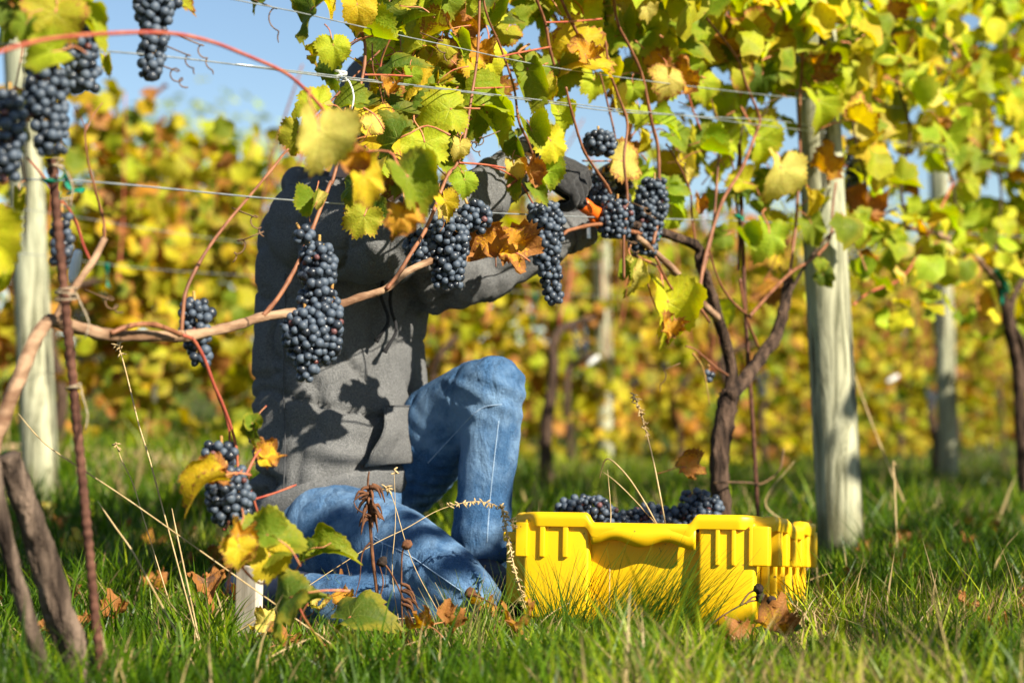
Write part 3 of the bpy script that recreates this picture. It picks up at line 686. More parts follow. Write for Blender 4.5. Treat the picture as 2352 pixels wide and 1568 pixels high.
# front pouch pocket with a slanted, gaping opening on his right side
vs, fs = [], []; nu, nv_ = 12, 12
for j in range(nv_ + 1):
    y = 1110 - (1110 - 950) * j / nv_
    t1 = .50 - .22 * max(0, (j / nv_ - .25)) / .75 if j / nv_ > .25 else .50
    for i in range(nu + 1):
        u = i / nu; t = -.62 + (t1 + .62) * u
        gap = .013 + .034 * u ** 4 * math.sin(math.pi * min(1, j / nv_ * 1.05)) + .006 * noise.noise(Vector((u * 3, j * .3, 5))) + .010 * math.sin(math.pi * u) * (1 - j / nv_)
        vs.append(tsurf(t, y, gap))
for j in range(nv_):
    for i in range(nu): k = j * (nu + 1) + i; fs.append((k, k + 1, k + nu + 2, k + nu + 1))
o = mk('pocket', vs, fs, M_HOOD, person); m = o.modifiers.new('s', 'SOLIDIFY'); m.thickness = .004; m = o.modifiers.new('d', 'SUBSURF'); m.levels = m.render_levels = 1
def seam(pts, r=.0016):
    v, f = tube(pts, r, 5, 2); mk('seam', v, f, M_SEAM, person)
seam([vs[nv_ * (nu + 1) + i] + PF * .004 for i in range(0, nu + 1, 2)]); seam([vs[j * (nu + 1) + nu] + PF * .003 - PR * .004 for j in range(0, nv_ + 1, 2)])
seam([tsurf(2 * math.pi * i / 40, 1150, .008) for i in range(41)], .0018)
for t0, y0, y1, g in [(.22, 640, 815, .012), (.34, 636, 790, .016)]:
    P = [tsurf(t0 + .05 * math.sin(i * .9), y0 + (y1 - y0) * i / 8, g + .006 * math.sin(i * 1.3)) for i in range(9)]
    v, f = tube(P, [.0034] * 8 + [.0055], 7, 3); mk('drawstring', v, f, M_CORDB, person)
for t0, t1, y0, y1 in [(1.35, 1.42, 1145, 640), (1.22, 1.26, 1140, 900)][:1]:
    P = [tsurf(t0 + (t1 - t0) * i / 10, y0 + (y1 - y0) * i / 10, .0045) for i in range(11)]
    v, f = tube(P, .0014, 5, 2); mk('side_seam', v, f, M_SEAM, person)
# shoulder seam
P = [SH_N + Vector((.075 * math.cos(a) * .8 - .015, -.05 + .05 * math.sin(a), .09 * math.sin(a))) for a in np.linspace(-1.2, 1.8, 9)]
# jeans
KN_N, KN_F = at(1076, 1372, 3.55), at(1132, 890, 3.83)
def jean_disp(c, n):
    q = Vector((c.x * 12, c.y * 12, c.z * 9)); d = .003 * noise.noise(q) + .0012 * noise.noise(q * 2.5)
    hipf = at(905, 1090, 4.05); w = max(0, 1 - (c - hipf).length / .26)
    d += .009 * w * (abs(math.sin((c - hipf).dot((KN_F - hipf).normalized() + Vector((0, 0, .5))) * 80 + 1.6 * noise.noise(c * 9))) - .6)
    w = max(0, 1 - (c - KN_F).length / .12) * (1 if c.z < KN_F.z + .02 else .2); d += .006 * w * math.sin((c.z + c.x * .5) * 150)
    w = max(0, 1 - (c - KN_N).length / .16); d += .004 * w * math.sin((c.x * .7 + c.z) * 140 + 2 * noise.noise(c * 10))
    d -= .0035 * crease(c, 9, 9, 5, .09, 5)
    w = max(0, 1 - abs(c.z - .12) / .12) * (1 if c.y < 3.75 else 0); d += .005 * w * (abs(math.sin(c.x * 34 + c.z * 25 + 2 * noise.noise(c * 7))) - .6)
    ank = at(1107, 1275, 3.83); w = max(0, 1 - (c - ank).length / .12); d += .005 * w * math.sin(c.z * 130 + 2 * noise.noise(c * 12))
    return d
j = MB(); pc = at(788, 1168, 3.97)
j.add(ellip(pc, PF * .130, PR * .165, UP * .115, 24, 14)); j.add(ellip(pc + UP * .04 - PF * .02, PF * .105, PR * .14, UP * .10, 24, 12))
j.add(limb([at(748, 1222, 3.86), at(880, 1258, 3.75), at(985, 1308, 3.64), KN_N], [.104, .092, .076, .058], 20))
j.add(limb([KN_N, at(965, 1395, 3.60), at(820, 1392, 3.64), at(700, 1376, 3.69)], [.056, .050, .060, .046], 18))
j.add(limb([at(838, 1135, 4.08), at(940, 1050, 4.02), at(1050, 950, 3.92), KN_F], [.110, .102, .084, .066], 20))
j.add(limb([KN_F, at(1126, 1000, 3.83), at(1112, 1130, 3.83), at(1107, 1275, 3.83)], [.064, .058, .055, .060], 18))
jeans = remeshed('jeans', j, .0075, M_DENIM, person, 3, jean_disp)
def surf_line(pts, dirv, name, r, mat, lift=.0002):
    """a stitched line laid on the jeans by dropping points on them along dirv"""
    from mathutils.bvhtree import BVHTree
    bv = BVHTree.FromPolygons([v.co for v in jeans.data.vertices], [p.vertices for p in jeans.data.polygons]); P = []
    for p in pts:
        hit = bv.ray_cast(p, dirv)
        if hit[0] is not None: P.append(hit[0] + hit[1] * lift)
    if len(P) > 2:
        v, f = tube(P, r, 5, 1); mk(name, v, f, mat, person)
def vline(pp, Y, n=36):
    P = [Vector((x, y, 0)) for x, y in pp]; Q, _ = smooth_path(P, [0] * len(P), n // max(1, len(P) - 1)); return [at(q.x, q.y, Y) for q in Q]
fw = Vector((0, 1, -.02)).normalized()
surf_line(vline([(955, 1068), (1030, 990), (1095, 930), (1150, 918)], 3.4), fw, 'stitching', .0011, M_STITCH)
surf_line(vline([(1142, 960), (1128, 1080), (1118, 1180), (1112, 1270)], 3.4), fw, 'stitching', .0011, M_STITCH)
surf_line(vline([(812, 1268), (900, 1300), (980, 1345), (1050, 1388)], 3.2), fw, 'stitching', .0011, M_STITCH)
surf_line(vline([(816, 1262), (838, 1278), (836, 1310), (832, 1335)], 3.2), fw, 'stitching', .0011, M_STITCH)
# boots
bt = MB(); ank = at(1106, 1290, 3.83); toe = at(1178, 1392, 3.66); toe.z = .035; heel = Vector((ank.x - .05, ank.y + .06, .045))
bt.add(limb([ank + UP * .08, ank, ank - UP * .05], [.050, .052, .052], 14)); bt.add(limb([heel, Vector(((heel.x + toe.x) / 2, (heel.y + toe.y) / 2, .06)), toe], [.042, .052, .040], 16))
remeshed('boot', bt, .006, M_BOOT, person, 3)
bt = MB(); ank = at(700, 1376, 3.69); e = ank + Vector((-.13, .09, .0)); e.z = .05
bt.add(limb([ank + Vector((.05, -.02, 0)), ank], [.046, .046], 14)); bt.add(limb([ank + Vector((-.01, .0, .01)), ank + Vector((-.06, .05, -.005)), e], [.045, .046, .036], 14))
remeshed('boot', bt, .006, M_BOOT, person, 3)
# gloved hands
def hand(wr, fwd, palm_n, side, curls, thumb_dir, name='glove', scale=1.0):
    """wr wrist, fwd towards the fingers, palm_n out of the palm, side towards the thumb"""
    fwd = fwd.normalized(); palm_n = (palm_n - fwd * palm_n.dot(fwd)).normalized(); side = fwd.cross(palm_n) * (1 if fwd.cross(palm_n).dot(side) > 0 else -1)
    m = MB(); S = scale
    m.add(limb([wr - fwd * .03 * S, wr + fwd * .01 * S], [.034 * S, .034 * S], 14))
    m.add(loft([(wr, side * .032 * S, palm_n * .022 * S), (wr + fwd * .03 * S, side * .042 * S, palm_n * .021 * S), (wr + fwd * .065 * S, side * .047 * S, palm_n * .019 * S), (wr + fwd * .092 * S, side * .045 * S, palm_n * .015 * S)], 18))
    tips = []
    for i, (sx, ln, cu) in enumerate(zip((.034, .012, -.011, -.032), (.078, .088, .082, .066), curls)):
        p = wr + fwd * .082 * S + side * sx * S; P = [p]; ang = 0
        for seg, fr in enumerate((.45, .32, .25)):
            ang += cu * (.8, 1.0, .75)[seg]
            p = p + (fwd * math.cos(ang) + palm_n * math.sin(ang) + side * sx * .4) * ln * fr * S; P.append(p)
        m.add(limb(P, [.0112 * S, .0108 * S, .0100 * S, .0088 * S], 10, 3)); tips.append(P[-1])
    p0 = wr + fwd * .022 * S + side * .034 * S; td = thumb_dir.normalized()
    m.add(limb([p0, p0 + (td + side * .8) * .020 * S, p0 + td * .046 * S + side * .012 * S, p0 + td * .068 * S + palm_n * .014 * S], [.0165 * S, .014 * S, .0118 * S, .0095 * S], 10, 3))
    o = remeshed(name, m, .0032, M_GLOVE, person, 2, lambda c, n: .0012 * noise.noise(c * 60)); return o
# near hand: closed round the pruner grip, seen from its back, fingers pointing down-right
PA, PB = at(1268, 418, 3.87), at(1402, 515, 4.02)            # pruner axis: grip end -> blade end
GR = PA.lerp(PB, .18)
hand(at(1238, 366, 3.90), at(1312, 400, 3.88) - at(1238, 366, 3.90), Vector((-.15, .55, -.8)), Vector((.3, -.9, .1)), (1.05, 1.12, 1.18, 1.2), Vector((.75, -.35, -.45)))
# far hand: cupped behind the bunch being cut
hand(at(1322, 510, 4.08), at(1395, 428, 4.12) - at(1322, 510, 4.08), Vector((.55, -.75, .1)), Vector((-.4, -.4, .8)), (.55, .65, .7, .8), Vector((.4, -.5, .85)))
# pruner (held in the near hand)
pr = empty('pruner', PA, 'orange and black hand pruner in the gloved hand at the grapes', 'pruner')
ax = (PB - PA).normalized(); Lp = (PB - PA).length; sd = ax.cross(Vector((0, -1, 0))).normalized()
P = [PA + ax * Lp * .52 * i / 40 for i in range(41)]; v, f = tube(P, [.0125 + .0016 * (i % 3 > 0) for i in range(41)], 14, 1); mk('grip', v, f, M_RUBBER, pr)
P = [PA + ax * Lp * (.50 + .5 * i / 12) for i in range(13)]; v, f = tube(P, [.0145, .0148, .0150, .0135, .0132, .0138, .015, .0155, .014, .012, .010, .009, .007], 14, 1); mk('handle_body', v, f, M_ORANGE, pr)
P2 = [PA + ax * Lp * (.70 + .34 * i / 8) - sd * (-.010 - .012 * i / 8) for i in range(9)]; v, f = tube(P2, [.008, .009, .0085, .008, .007, .006, .005, .004, .003], 10, 1); mk('lower_jaw', v, f, M_ORANGE, pr)
q = at(1352, 530, 3.99); o = mk('catch', *boxvf(q, Vector((1, 0, 0)), Vector((0, 1, 0)), UP, -.004, .004, -.002, .002, -.016, .016), M_STEEL, pr, False); bevel_obj(o, .001)

# ================================================================== the crate
crate = empty('crate', CA, 'yellow plastic harvest crate with ribbed rim standing in the grass', 'crate')
def cb(mb, x0, x1, y0, y1, z0, z1): mb.add(boxvf(CA, cx_, cyt, czt, x0, x1, y0, y1, z0, z1))
def P3(x, y, z): return CA + cx_ * x + cyt * y + czt * z
RX0, RX1 = .125, .300                                         # the lowered middle of the front
# walls: stepped panels, drawn in at the bottom
def wall(name, x0, x1, y0, y1, z0, z1, bev=.006):
    m = MB(); cb(m, x0, x1, y0, y1, z0, z1); o = m.build(name, M_CRATE, crate); bevel_obj(o, bev, 3); o.data.set_sharp_from_angle(angle=.75); return o
def tub_ring(z, ins, nb=5, rad=.035):
    pts = []
    for cxn, cyn, a0 in ((ins + rad, ins + rad, math.pi), (CW - ins - rad, ins + rad, 1.5 * math.pi), (CW - ins - rad, CL - ins - rad, 0), (ins + rad, CL - ins - rad, .5 * math.pi)):
        for i in range(nb + 1):
            a = a0 + .5 * math.pi * i / nb; pts.append((cxn + rad * math.cos(a), cyn + rad * math.sin(a), z))
    return pts
rows_ = [tub_ring(.0, .022), tub_ring(.012, .014), tub_ring(.09, .010), tub_ring(CH - .030, .005), tub_ring(CH - .030, .011), tub_ring(.09, .016), tub_ring(.012, .022)]
nn = len(rows_[0]); vs = [P3(*p) for r in rows_ for p in r]; fs = []
for i in range(len(rows_) - 1):
    for k in range(nn): fs.append((i * nn + k, i * nn + (k + 1) % nn, (i + 1) * nn + (k + 1) % nn, (i + 1) * nn + k))
fs.append(tuple(range(nn - 1, -1, -1))); fs.append(tuple(range((len(rows_) - 1) * nn, len(rows_) * nn)))
mk('tub', vs, fs, M_CRATE, crate).data.set_sharp_from_angle(angle=.75)
# raised corner panels on the front, the middle panel stays recessed
wall('front_panel', .006, RX0, -.012, .012, .006, CH - .012); wall('front_panel', RX1 + .02, CW - .006, -.012, .012, .002, CH - .012)
# rim: sweep of a rounded section round the edge, dipping in the middle of the front and the back
def rim_path():
    pts = []; dip = .020
    def seg(p, q, n):
        for i in range(n): t = i / n; pts.append((p[0] + (q[0] - p[0]) * t, p[1] + (q[1] - p[1]) * t))
    r = .03
    seg((r, -.016), (CW - r, -.016), 90); seg((CW - r, -.016), (CW + .016, r), 4); seg((CW + .016, r), (CW + .016, CL - r), 40); seg((CW + .016, CL - r), (CW - r, CL + .016), 4)
    seg((CW - r, CL + .016), (r, CL + .016), 30); seg((r, CL + .016), (-.016, CL - r), 4); seg((-.016, CL - r), (-.016, r), 40); seg((-.016, r), (r, -.016), 4)
    out = []
    for x, y in pts:
        z = CH
        if y < 0: z -= .017 * ss(RX0 - .006, RX0 + .008, x) * (1 - ss(RX1 + .002, RX1 + .020, x))
        if y > CL: z -= .014 * ss(RX0 - .02, RX0 + .02, x) * (1 - ss(RX1 - .02, RX1 + .02, x))
        if x < 0 or x > CW: z -= .010 * ss(.2, .24, y) * (1 - ss(.36, .40, y)) + .0025 * (math.sin(y * 70) > .55)
        out.append(P3(x, y, z))
    return out
rpth = rim_path(); nr = len(rpth); cen = P3(CW / 2, CL / 2, CH)
sec = [(.003, -.024), (.0055, -.012), (.0055, -.004), (.003, 0), (-.006, .0012), (-.017, 0), (-.0205, -.004), (-.0205, -.010), (-.008, -.012), (-.003, -.024)]
vs, fs = [], []
for i, p in enumerate(rpth):
    tg = (rpth[(i + 1) % nr] - rpth[i - 1]).normalized(); on = tg.cross(czt).normalized()
    if on.dot(p - cen) < 0: on = -on
    for a_, z_ in sec: vs.append(p + on * a_ + czt * z_)
ns = len(sec)
for i in range(nr):
    for k in range(ns): fs.append((i * ns + k, i * ns + (k + 1) % ns, ((i + 1) % nr) * ns + (k + 1) % ns, ((i + 1) % nr) * ns + k))
mk('rim', vs, fs, M_CRATE, crate).data.set_sharp_from_angle(angle=.9)
# ribs under the rim
for x in (-.008, .036, .078): wall('rib', x, x + (.022 if x < 0 else .010), -.018, -.008, CH - .078, CH - .018, .002)
for x in (.350, .378, .408): wall('rib', x, x + .008, -.018, -.008, CH - .086, CH - .018, .002)
wall('rib', CW - .012, CW + .018, -.018, .014, CH - .086, CH - .018, .003)
for y in (.10, .19, .28, .37, .46, .55): wall('rib', CW - .002, CW + .0185, y, y + .035, CH - .086, CH - .016, .003)
for y in (.06, .145, .235, .325, .415, .505): wall('rib', CW - .008, CW + .006, y, y + .012, .01, CH - .08, .003)
# hand grip: a lip with a wavy lower edge in front of the recess
vs, fs = [], []; nl = 36
for i in range(nl + 1):
    u = i / nl; x = RX0 + .004 + (RX1 + .012 - RX0) * u; e = min(1, min(u, 1 - u) * 12)
    lo = CH - .050 - .0055 * math.cos(u * 4 * math.pi + .4) - .005 * u; top = CH - .0185
    bul = -.017 - .006 * math.sin(math.pi * u) * e
    vs += [P3(x, bul, lo), P3(x, bul - .0015, (lo + top) / 2), P3(x, bul + .001, top), P3(x, .006, top + .0012)]
    if i:
        for k in range(3): q = 4 * i; fs.append((q - 4 + k, q + k, q + k + 1, q - 3 + k))
o = mk('hand_grip', vs, fs, M_CRATE, crate); m = o.modifiers.new('s', 'SOLIDIFY'); m.thickness = .004
wall('stacking_nub', .255, .277, CL - .004, CL + .014, CH - .022, CH + .004, .002)
wall('side_handle', -.046, .012, .03, .17, CH - .052, CH - .034, .005); wall('side_handle', -.040, .006, .034, .166, .03, CH - .055, .006)

def sub(names, owner, into):
    for ch in list(owner.children):
        if ch.name.split('.')[0] in names and ch is not into:
            ch.parent = into; ch.matrix_parent_inverse = Matrix.Identity(4)
sub({'stitching'}, person, jeans); sub({'pocket', 'hem_band', 'drawstring', 'side_seam', 'seam', 'cuff'}, person, hoodie)
sub({'rib', 'hand_grip', 'stacking_nub'}, crate, [c for c in crate.children if c.name.split('.')[0] == 'rim'][0])
# ================================================================== grape bunches
BERRY = mesh('berry', *icos(1.0, 3), M_GRAPE); BERRYL = mesh('berry', *icos(1.0, 2), M_GRAPE)
SHRIV = None
v, f = icos(1.0, 3); v = [p * (1 + .16 * noise.noise(p * 2.4) + .10 * noise.noise(p * 5)) * .86 for p in v]; SHRIV = mesh('berry', v, f, M_GRAPE)
def bunch(top, bot, prof, r, label, seed=0, group='grape bunches on the vines', parts=True, fill=1.46, tilt=0, shriv=.09, flat=.9, name='grape_bunch'):
    """prof: half widths along the bunch (t, w); berries packed round the stalk"""
    rs = random.Random(seed); ax = bot - top; L = ax.length; axn = ax.normalized()
    e1 = axn.cross(Vector((0, 1, 0)));
    if e1.length < .2: e1 = axn.cross(Vector((1, 0, 0)))
    e1 = e1.normalized(); e2 = axn.cross(e1)
    def w(t):
        for (t0, w0), (t1, w1) in zip(prof, prof[1:]):
            if t <= t1: return w0 + (w1 - w0) * (t - t0) / max(1e-6, t1 - t0)
        return prof[-1][1]
    def off(t): return sum(0 for _ in ())
    pts = []; A = np.zeros((0, 3)); tries = 0
    area = L * 2 * math.pi * np.mean([p[1] for p in prof]); target = 1.6 * area / (r * r * 3.0)
    while tries < 5200 and len(pts) < target:
        tries += 1; t = rs.random(); a = rs.random() * 6.2832; W = max(.0, w(t) - r * .7)
        q = W * (rs.random() ** .28); wob = L * .04 * noise.noise(Vector((seed, t * 3, 0)))
        p = top + axn * (t * (L - r)) + e1 * (math.cos(a) * q + wob) + e2 * (math.sin(a) * q * flat)
        if len(A) and np.min(np.sum((A - np.array(p)) ** 2, 1)) < (r * fill) ** 2: continue
        pts.append(p); A = np.vstack([A, np.array(p)])
    root = empty(name, top, label, 'grapes', group)
    st = [top - axn * .010 + UP * .004, top, top.lerp(bot, .3), top.lerp(bot, .65), top.lerp(bot, .94)]
    mb = MB().add(tube(st, [.0024, .0026, .0022, .0016, .001], 6, 4))
    for p in pts[:60]:
        t = max(0, (p - top).dot(axn) - r) ; base = top + axn * t
        mb.add(tube([base, base.lerp(p, .5) + UP * .002, p.lerp(base, .25)], [.0011, .0008, .0008], 4, 1, cap=False))
    mb.build('stalk', M_STEMG, root)
    if parts:
        for p in pts:
            s = rs.random() < shriv; k = r * rs.uniform(.78, 1.12) * (.8 if s else 1)
            q = Vector((rs.uniform(-1, 1), rs.uniform(-1, 1), rs.uniform(-1, 1), )).normalized()
            M = Matrix.Translation(p) @ Matrix.Rotation(rs.uniform(0, 6.28), 4, q) @ Matrix.Diagonal((k, k * rs.uniform(.97, 1.03), k * rs.uniform(.98, 1.06), 1))
            place(SHRIV if s else BERRY, 'berry', M, root, (1, 1, .35 if (s and rs.random() < .5) else 1, 1))
    else:
        mb = MB(); v0, f0 = icos(1.0, 1 if r < .0066 else 2)
        for p in pts: k = r * rs.uniform(.88, 1.06); mb.add(([p + x * k for x in v0], f0))
        o = mb.build('berries', M_GRAPE, root); o['kind'] = 'stuff'
    return root
BR = .0072
def hb(x0, y0, x1, y1, ws, label, seed, off=.02, r=BR, **kw):
    """bunch hanging in the row from (x0, y0) to (x1, y1); ws half widths in picture units"""
    t = rp(x0, y0, off); d = t.y; b = at(x1, y1, d); pr_ = [(i / (len(ws) - 1), w * d / FPX) for i, w in enumerate(ws)]
    return bunch(t, b, pr_, r, label, seed, **kw)
hb(733, 560, 722, 770, [30, 48, 46, 40, 46, 50, 44], 'long dense grape bunch hanging in front of the hoodie, upper half', 1, .03, shriv=.10)
hb(700, 716, 705, 888, [40, 62, 58, 44, 30, 18], 'lower lobe of the long grape bunch in front of the hoodie', 2, .02)
hb(762, 672, 748, 840, [18, 34, 40, 34, 20], 'narrow side bunch right of the long bunch', 3, .05)
hb(690, 530, 712, 560, [20, 26, 20], 'few berries at the top of the long bunch', 33, .02)
hb(1032, 500, 1028, 668, [40, 56, 50, 46, 40, 36], 'blue grape bunch under the yellow leaves left of the orange leaf', 4, .02)
hb(1075, 472, 1118, 535, [28, 40, 36, 20], 'small upper right shoulder bunch beside the trellis wire', 5, .03)
hb(955, 535, 975, 608, [34, 40, 30], 'small shaded bunch behind the rising brown cane', 6, -.03)
hb(1246, 472, 1272, 702, [40, 46, 44, 38, 30, 26, 24], 'long loose blue bunch hanging left of the orange pruner', 7, .01)
hb(1418, 462, 1412, 552, [34, 44, 44, 34], 'blue bunch right at the pruner blade', 8, .02, r=.0072)
hb(1462, 470, 1462, 575, [30, 36, 34, 22], 'middle bunch between the two at the pruner', 21, -.02, r=.0072)
hb(1385, 400, 1380, 470, [26, 34, 26], 'dark bunch held in the far glove', 22, -.03, r=.0072)
hb(1503, 412, 1480, 592, [30, 40, 42, 36, 34, 30], 'rightmost of the two bunches at the pruner', 9, .02, r=.0072)
hb(1375, 306, 1382, 362, [34, 44, 30], 'small bunch resting above the gloved hand', 10, 0, r=.0072)
hb(446, 690, 456, 846, [26, 44, 38, 34, 34, 26], 'grape bunch hanging just above the left cordon', 11, -.02)
hb(360, 2, 344, 192, [60, 48, 36, 36, 34, 26], 'bunch hanging against the sky at upper left', 12, .03)
hb(182, 18, 192, 216, [44, 50, 48, 44, 38], 'dark shaded bunch right of the pale post at upper left', 13, .02)
hb(98, 152, 122, 362, [44, 58, 52, 44, 36], 'large bunch above the top of the rusty rod', 14, .05)
hb(22, 215, 12, 425, [32, 42, 40, 34], 'bunch cut by the left edge of the picture', 15, .05)
hb(142, 492, 142, 622, [24, 32, 30, 26], 'bunch half hidden behind the rusty rod', 16, -.02)
hb(508, 1022, 506, 1072, [38, 46, 34], 'small upper bunch on the drooping shoot', 17, .0)
hb(520, 1080, 535, 1212, [44, 58, 58, 40], 'dense blue bunch low on the drooping shoot by the hem', 18, .03)
hb(1958, 352, 1966, 480, [16, 20, 22, 16], 'blurred bunch beside the right post', 19, 0)
hb(1628, 852, 1630, 880, [10, 12, 8], 'two leftover berries on a stripped stalk left of the trunk', 20, .02)
# harvested bunches heaped in the crate
k = 0
for (x, y, z, dx, dy, lb) in [(.02, .34, CH + .004, .13, .02, 'left dark bunch at the near edge of the heap in the crate'), (.10, .42, CH - .010, .15, .02, 'leftmost dark bunch heaped in the crate'), (.20, .46, CH + .004, .13, -.03, 'bunch lying across the heap in the crate'), (.235, .50, CH + .030, .085, .0, 'topmost bunch on the heap in the crate'),
                              (.27, .50, CH - .020, .10, .03, 'right bunch of the heap in the crate'), (.375, .54, CH - .034, .04, .02, 'low bunch near the right rim of the crate'), (.08, .30, CH - .05, .2, .02, 'sunken front bunch in the crate'), (.13, .5, CH + .004, .10, -.06, 'back left bunch in the crate')]:
    x -= .045; z += .012; a, b = P3(x, y, z + random.uniform(-.012, .012)), P3(x + dx, y + dy + random.uniform(-.06, .06), z - .012 + random.uniform(-.02, .012)); k += 1
    bunch(a, b, [(0, .022), (.3, .036), (.7, .034), (1, .018)], .0072, lb, 40 + k, 'harvested bunches in the crate', fill=1.62, shriv=.14)

# ================================================================== the near row: three vines
def vp(pp, off=0.0):
    """picture polyline -> points in the row; items (x, y) or (x, y, off)"""
    return [rp(p[0], p[1], p[2] if len(p) > 2 else off) for p in pp]
def stem(vine, name, pp, r0, r1, mat, off=0.0, n=8, rough=.12, ridge=0, sub=6, nodes=.22, px=True):
    P = vp(pp, off); k = len(P) - 1
    kk = {'cane': .52, 'cordon': .68, 'arm': .72, 'spur': .70}.get(name, .82)
    R = [kk * (r0 + (r1 - r0) * i / k) * (P[i].y / FPX if px else 1) for i in range(k + 1)]
    v, f = tube(P, R, n, sub, rough, ridge, nodes, seed=pp[0][0] * .01 + pp[0][1] * .013)
    mk(name, v, f, mat, vine); return P
def tendril(vine, x, y, off=0.0, turns=2.5, r=.008, drop=.05, dirx=1):
    c = rp(x, y, off); P = [c + Vector((-dirx * .03, 0, .015))]
    for i in range(int(turns * 8) + 1):
        t = i / 8 * 2 * math.pi; k = 1 - i / (turns * 9); P.append(c + Vector((dirx * (r * k * math.cos(t) + i * .0012), r * .5 * math.sin(t) * k, r * k * math.sin(t) - drop * i / (turns * 8))))
    v, f = tube(P, [.0011] * (len(P) - 1) + [.0005], 5, 2); mk('tendril', v, f, M_TEND, vine)

# ---- left vine
b = rp(190, 1600, 0); vineL = empty('grapevine', Vector((b.x, b.y, gz(b.x, b.y))), 'old left vine with rough trunk and long horizontal cordon in front of the person', 'grapevine', 'grapevines of the near row')
stem(vineL, 'trunk', [(215, 1640), (170, 1500), (128, 1380), (88, 1240), (45, 1130), (18, 1045)], 42, 34, M_BARK, 0, 22, .22, 7, 10, 0)
stem(vineL, 'trunk', [(118, 1640, .02), (85, 1500, .02), (58, 1400, .02), (30, 1300, .02), (8, 1200, .02), (-15, 1060, 0)], 24, 17, M_BARK, .02, 14, .2, 5, 8, 0)
stem(vineL, 'arm', [(-30, 1080), (-8, 1000), (22, 920), (52, 850), (78, 785), (112, 738), (150, 742)], 24, 22, M_CORD, 0, 14, .2, 5, 8, .05)
stem(vineL, 'cordon', [(120, 735), (180, 752), (240, 768), (330, 772), (420, 772), (470, 764), (540, 748), (604, 728), (680, 718), (764, 703), (830, 682), (885, 664), (930, 628), (992, 598)], 21, 11, M_CORD, .0, 14, .2, 5, 8, .12)
stem(vineL, 'spur', [(128, 735), (150, 690), (165, 668), (212, 602), (240, 548)], 13, 11, M_CORD, -.01, 10, .2, 0)
stem(vineL, 'spur', [(255, 765, .01), (300, 748, .02), (355, 746, .02), (415, 768, .02)], 8, 9, M_CANE, .01, 8, .2, 0)
canesL = [([(240, 546), (238, 508), (226, 460), (217, 427), (203, 373), (195, 310), (200, 285)], 7, 3.5, M_CANE, -.01), ([(198, 300), (216, 262), (236, 236)], 3.5, 2.2, M_CANE, -.01), ([(198, 300), (186, 272), (172, 246)], 3, 2, M_CANE, -.01),
    ([(208, 600), (190, 560), (175, 510), (150, 470), (130, 455), (95, 400), (60, 362)], 7, 5, M_CANER, -.02),
    ([(417, 760), (420, 720), (428, 666), (461, 598), (494, 548), (531, 500), (577, 446), (631, 381), (655, 350), (734, 262), (800, 190), (872, 117)], 9.5, 4, M_CANE, -.015),
    ([(604, 725), (642, 679), (682, 609), (709, 546), (728, 500), (758, 422), (764, 415), (791, 312), (807, 257), (831, 184), (839, 110), (826, 49), (832, -20)], 10.5, 6, M_CANE, .005),
    ([(888, 664), (918, 625), (945, 580), (972, 538), (994, 490), (1027, 405), (1051, 374), (1070, 300), (1082, 230), (1097, 122), (1102, -20)], 9.5, 6, M_CANE, .01),
    ([(420, 770), (445, 782), (470, 826), (490, 880), (512, 930), (532, 985), (545, 1050), (542, 1130), (522, 1205), (512, 1215)], 9, 5, M_CANER, .02),
    ([(500, 905), (520, 960), (528, 1010), (528, 1090)], 6, 4, M_CANER, .0),
    ([(556, 1090), (580, 1140), (604, 1222)], 6.5, 5, M_CANER, .05), ([(584, 1146), (630, 1132), (680, 1113)], 4.5, 4, M_CANER, .05), ([(560, 1100), (585, 1050), (600, 1030)], 5, 4, M_CANER, .05),
    ([(545, 1290), (600, 1340), (660, 1310), (690, 1400), (720, 1450), (760, 1500), (795, 1545)], 5, 5, M_CANER, .12),
    ([(-20, 125), (100, 92), (240, 78), (380, 76), (480, 95), (560, 125), (650, 165), (700, 205), (745, 255), (792, 312)], 10, 7, M_CANER, .26),
    ([(1165, 430), (1222, 380), (1215, 330), (1192, 280), (1180, 200), (1150, 110), (1120, 40), (1108, -15)], 6, 5, M_CANE, .0),
    ([(860, 345), (918, 330), (960, 262), (1010, 235), (1052, 200)], 6, 4, M_CANE, -.03), ([(837, 172), (900, 173), (955, 176)], 4, 4, M_CANER, .03), ([(1055, 374), (1110, 378), (1160, 386)], 4.5, 4.5, M_CANER, .03), ([(1090, 203), (1130, 202), (1172, 200)], 4, 3, M_CANER, .02),
    ([(855, 100), (857, 160), (870, 195), (880, 240)], 3.5, 2.5, M_CANE, .01), ([(1225, 640 - 170), (1195, 420), (1160, 395), (1120, 380)], 4, 3, M_CANER, 0), ([(0, 250), (40, 330), (60, 420)], 5, 4, M_CANE, .0), ([(30, 0), (55, 80), (35, 200), (20, 300)], 5, 4, M_CANE, .0)]
for pp, r0, r1, m_, off in canesL: stem(vineL, 'cane', pp, r0, r1, m_, off, 8, .08, 0, 6, .28)
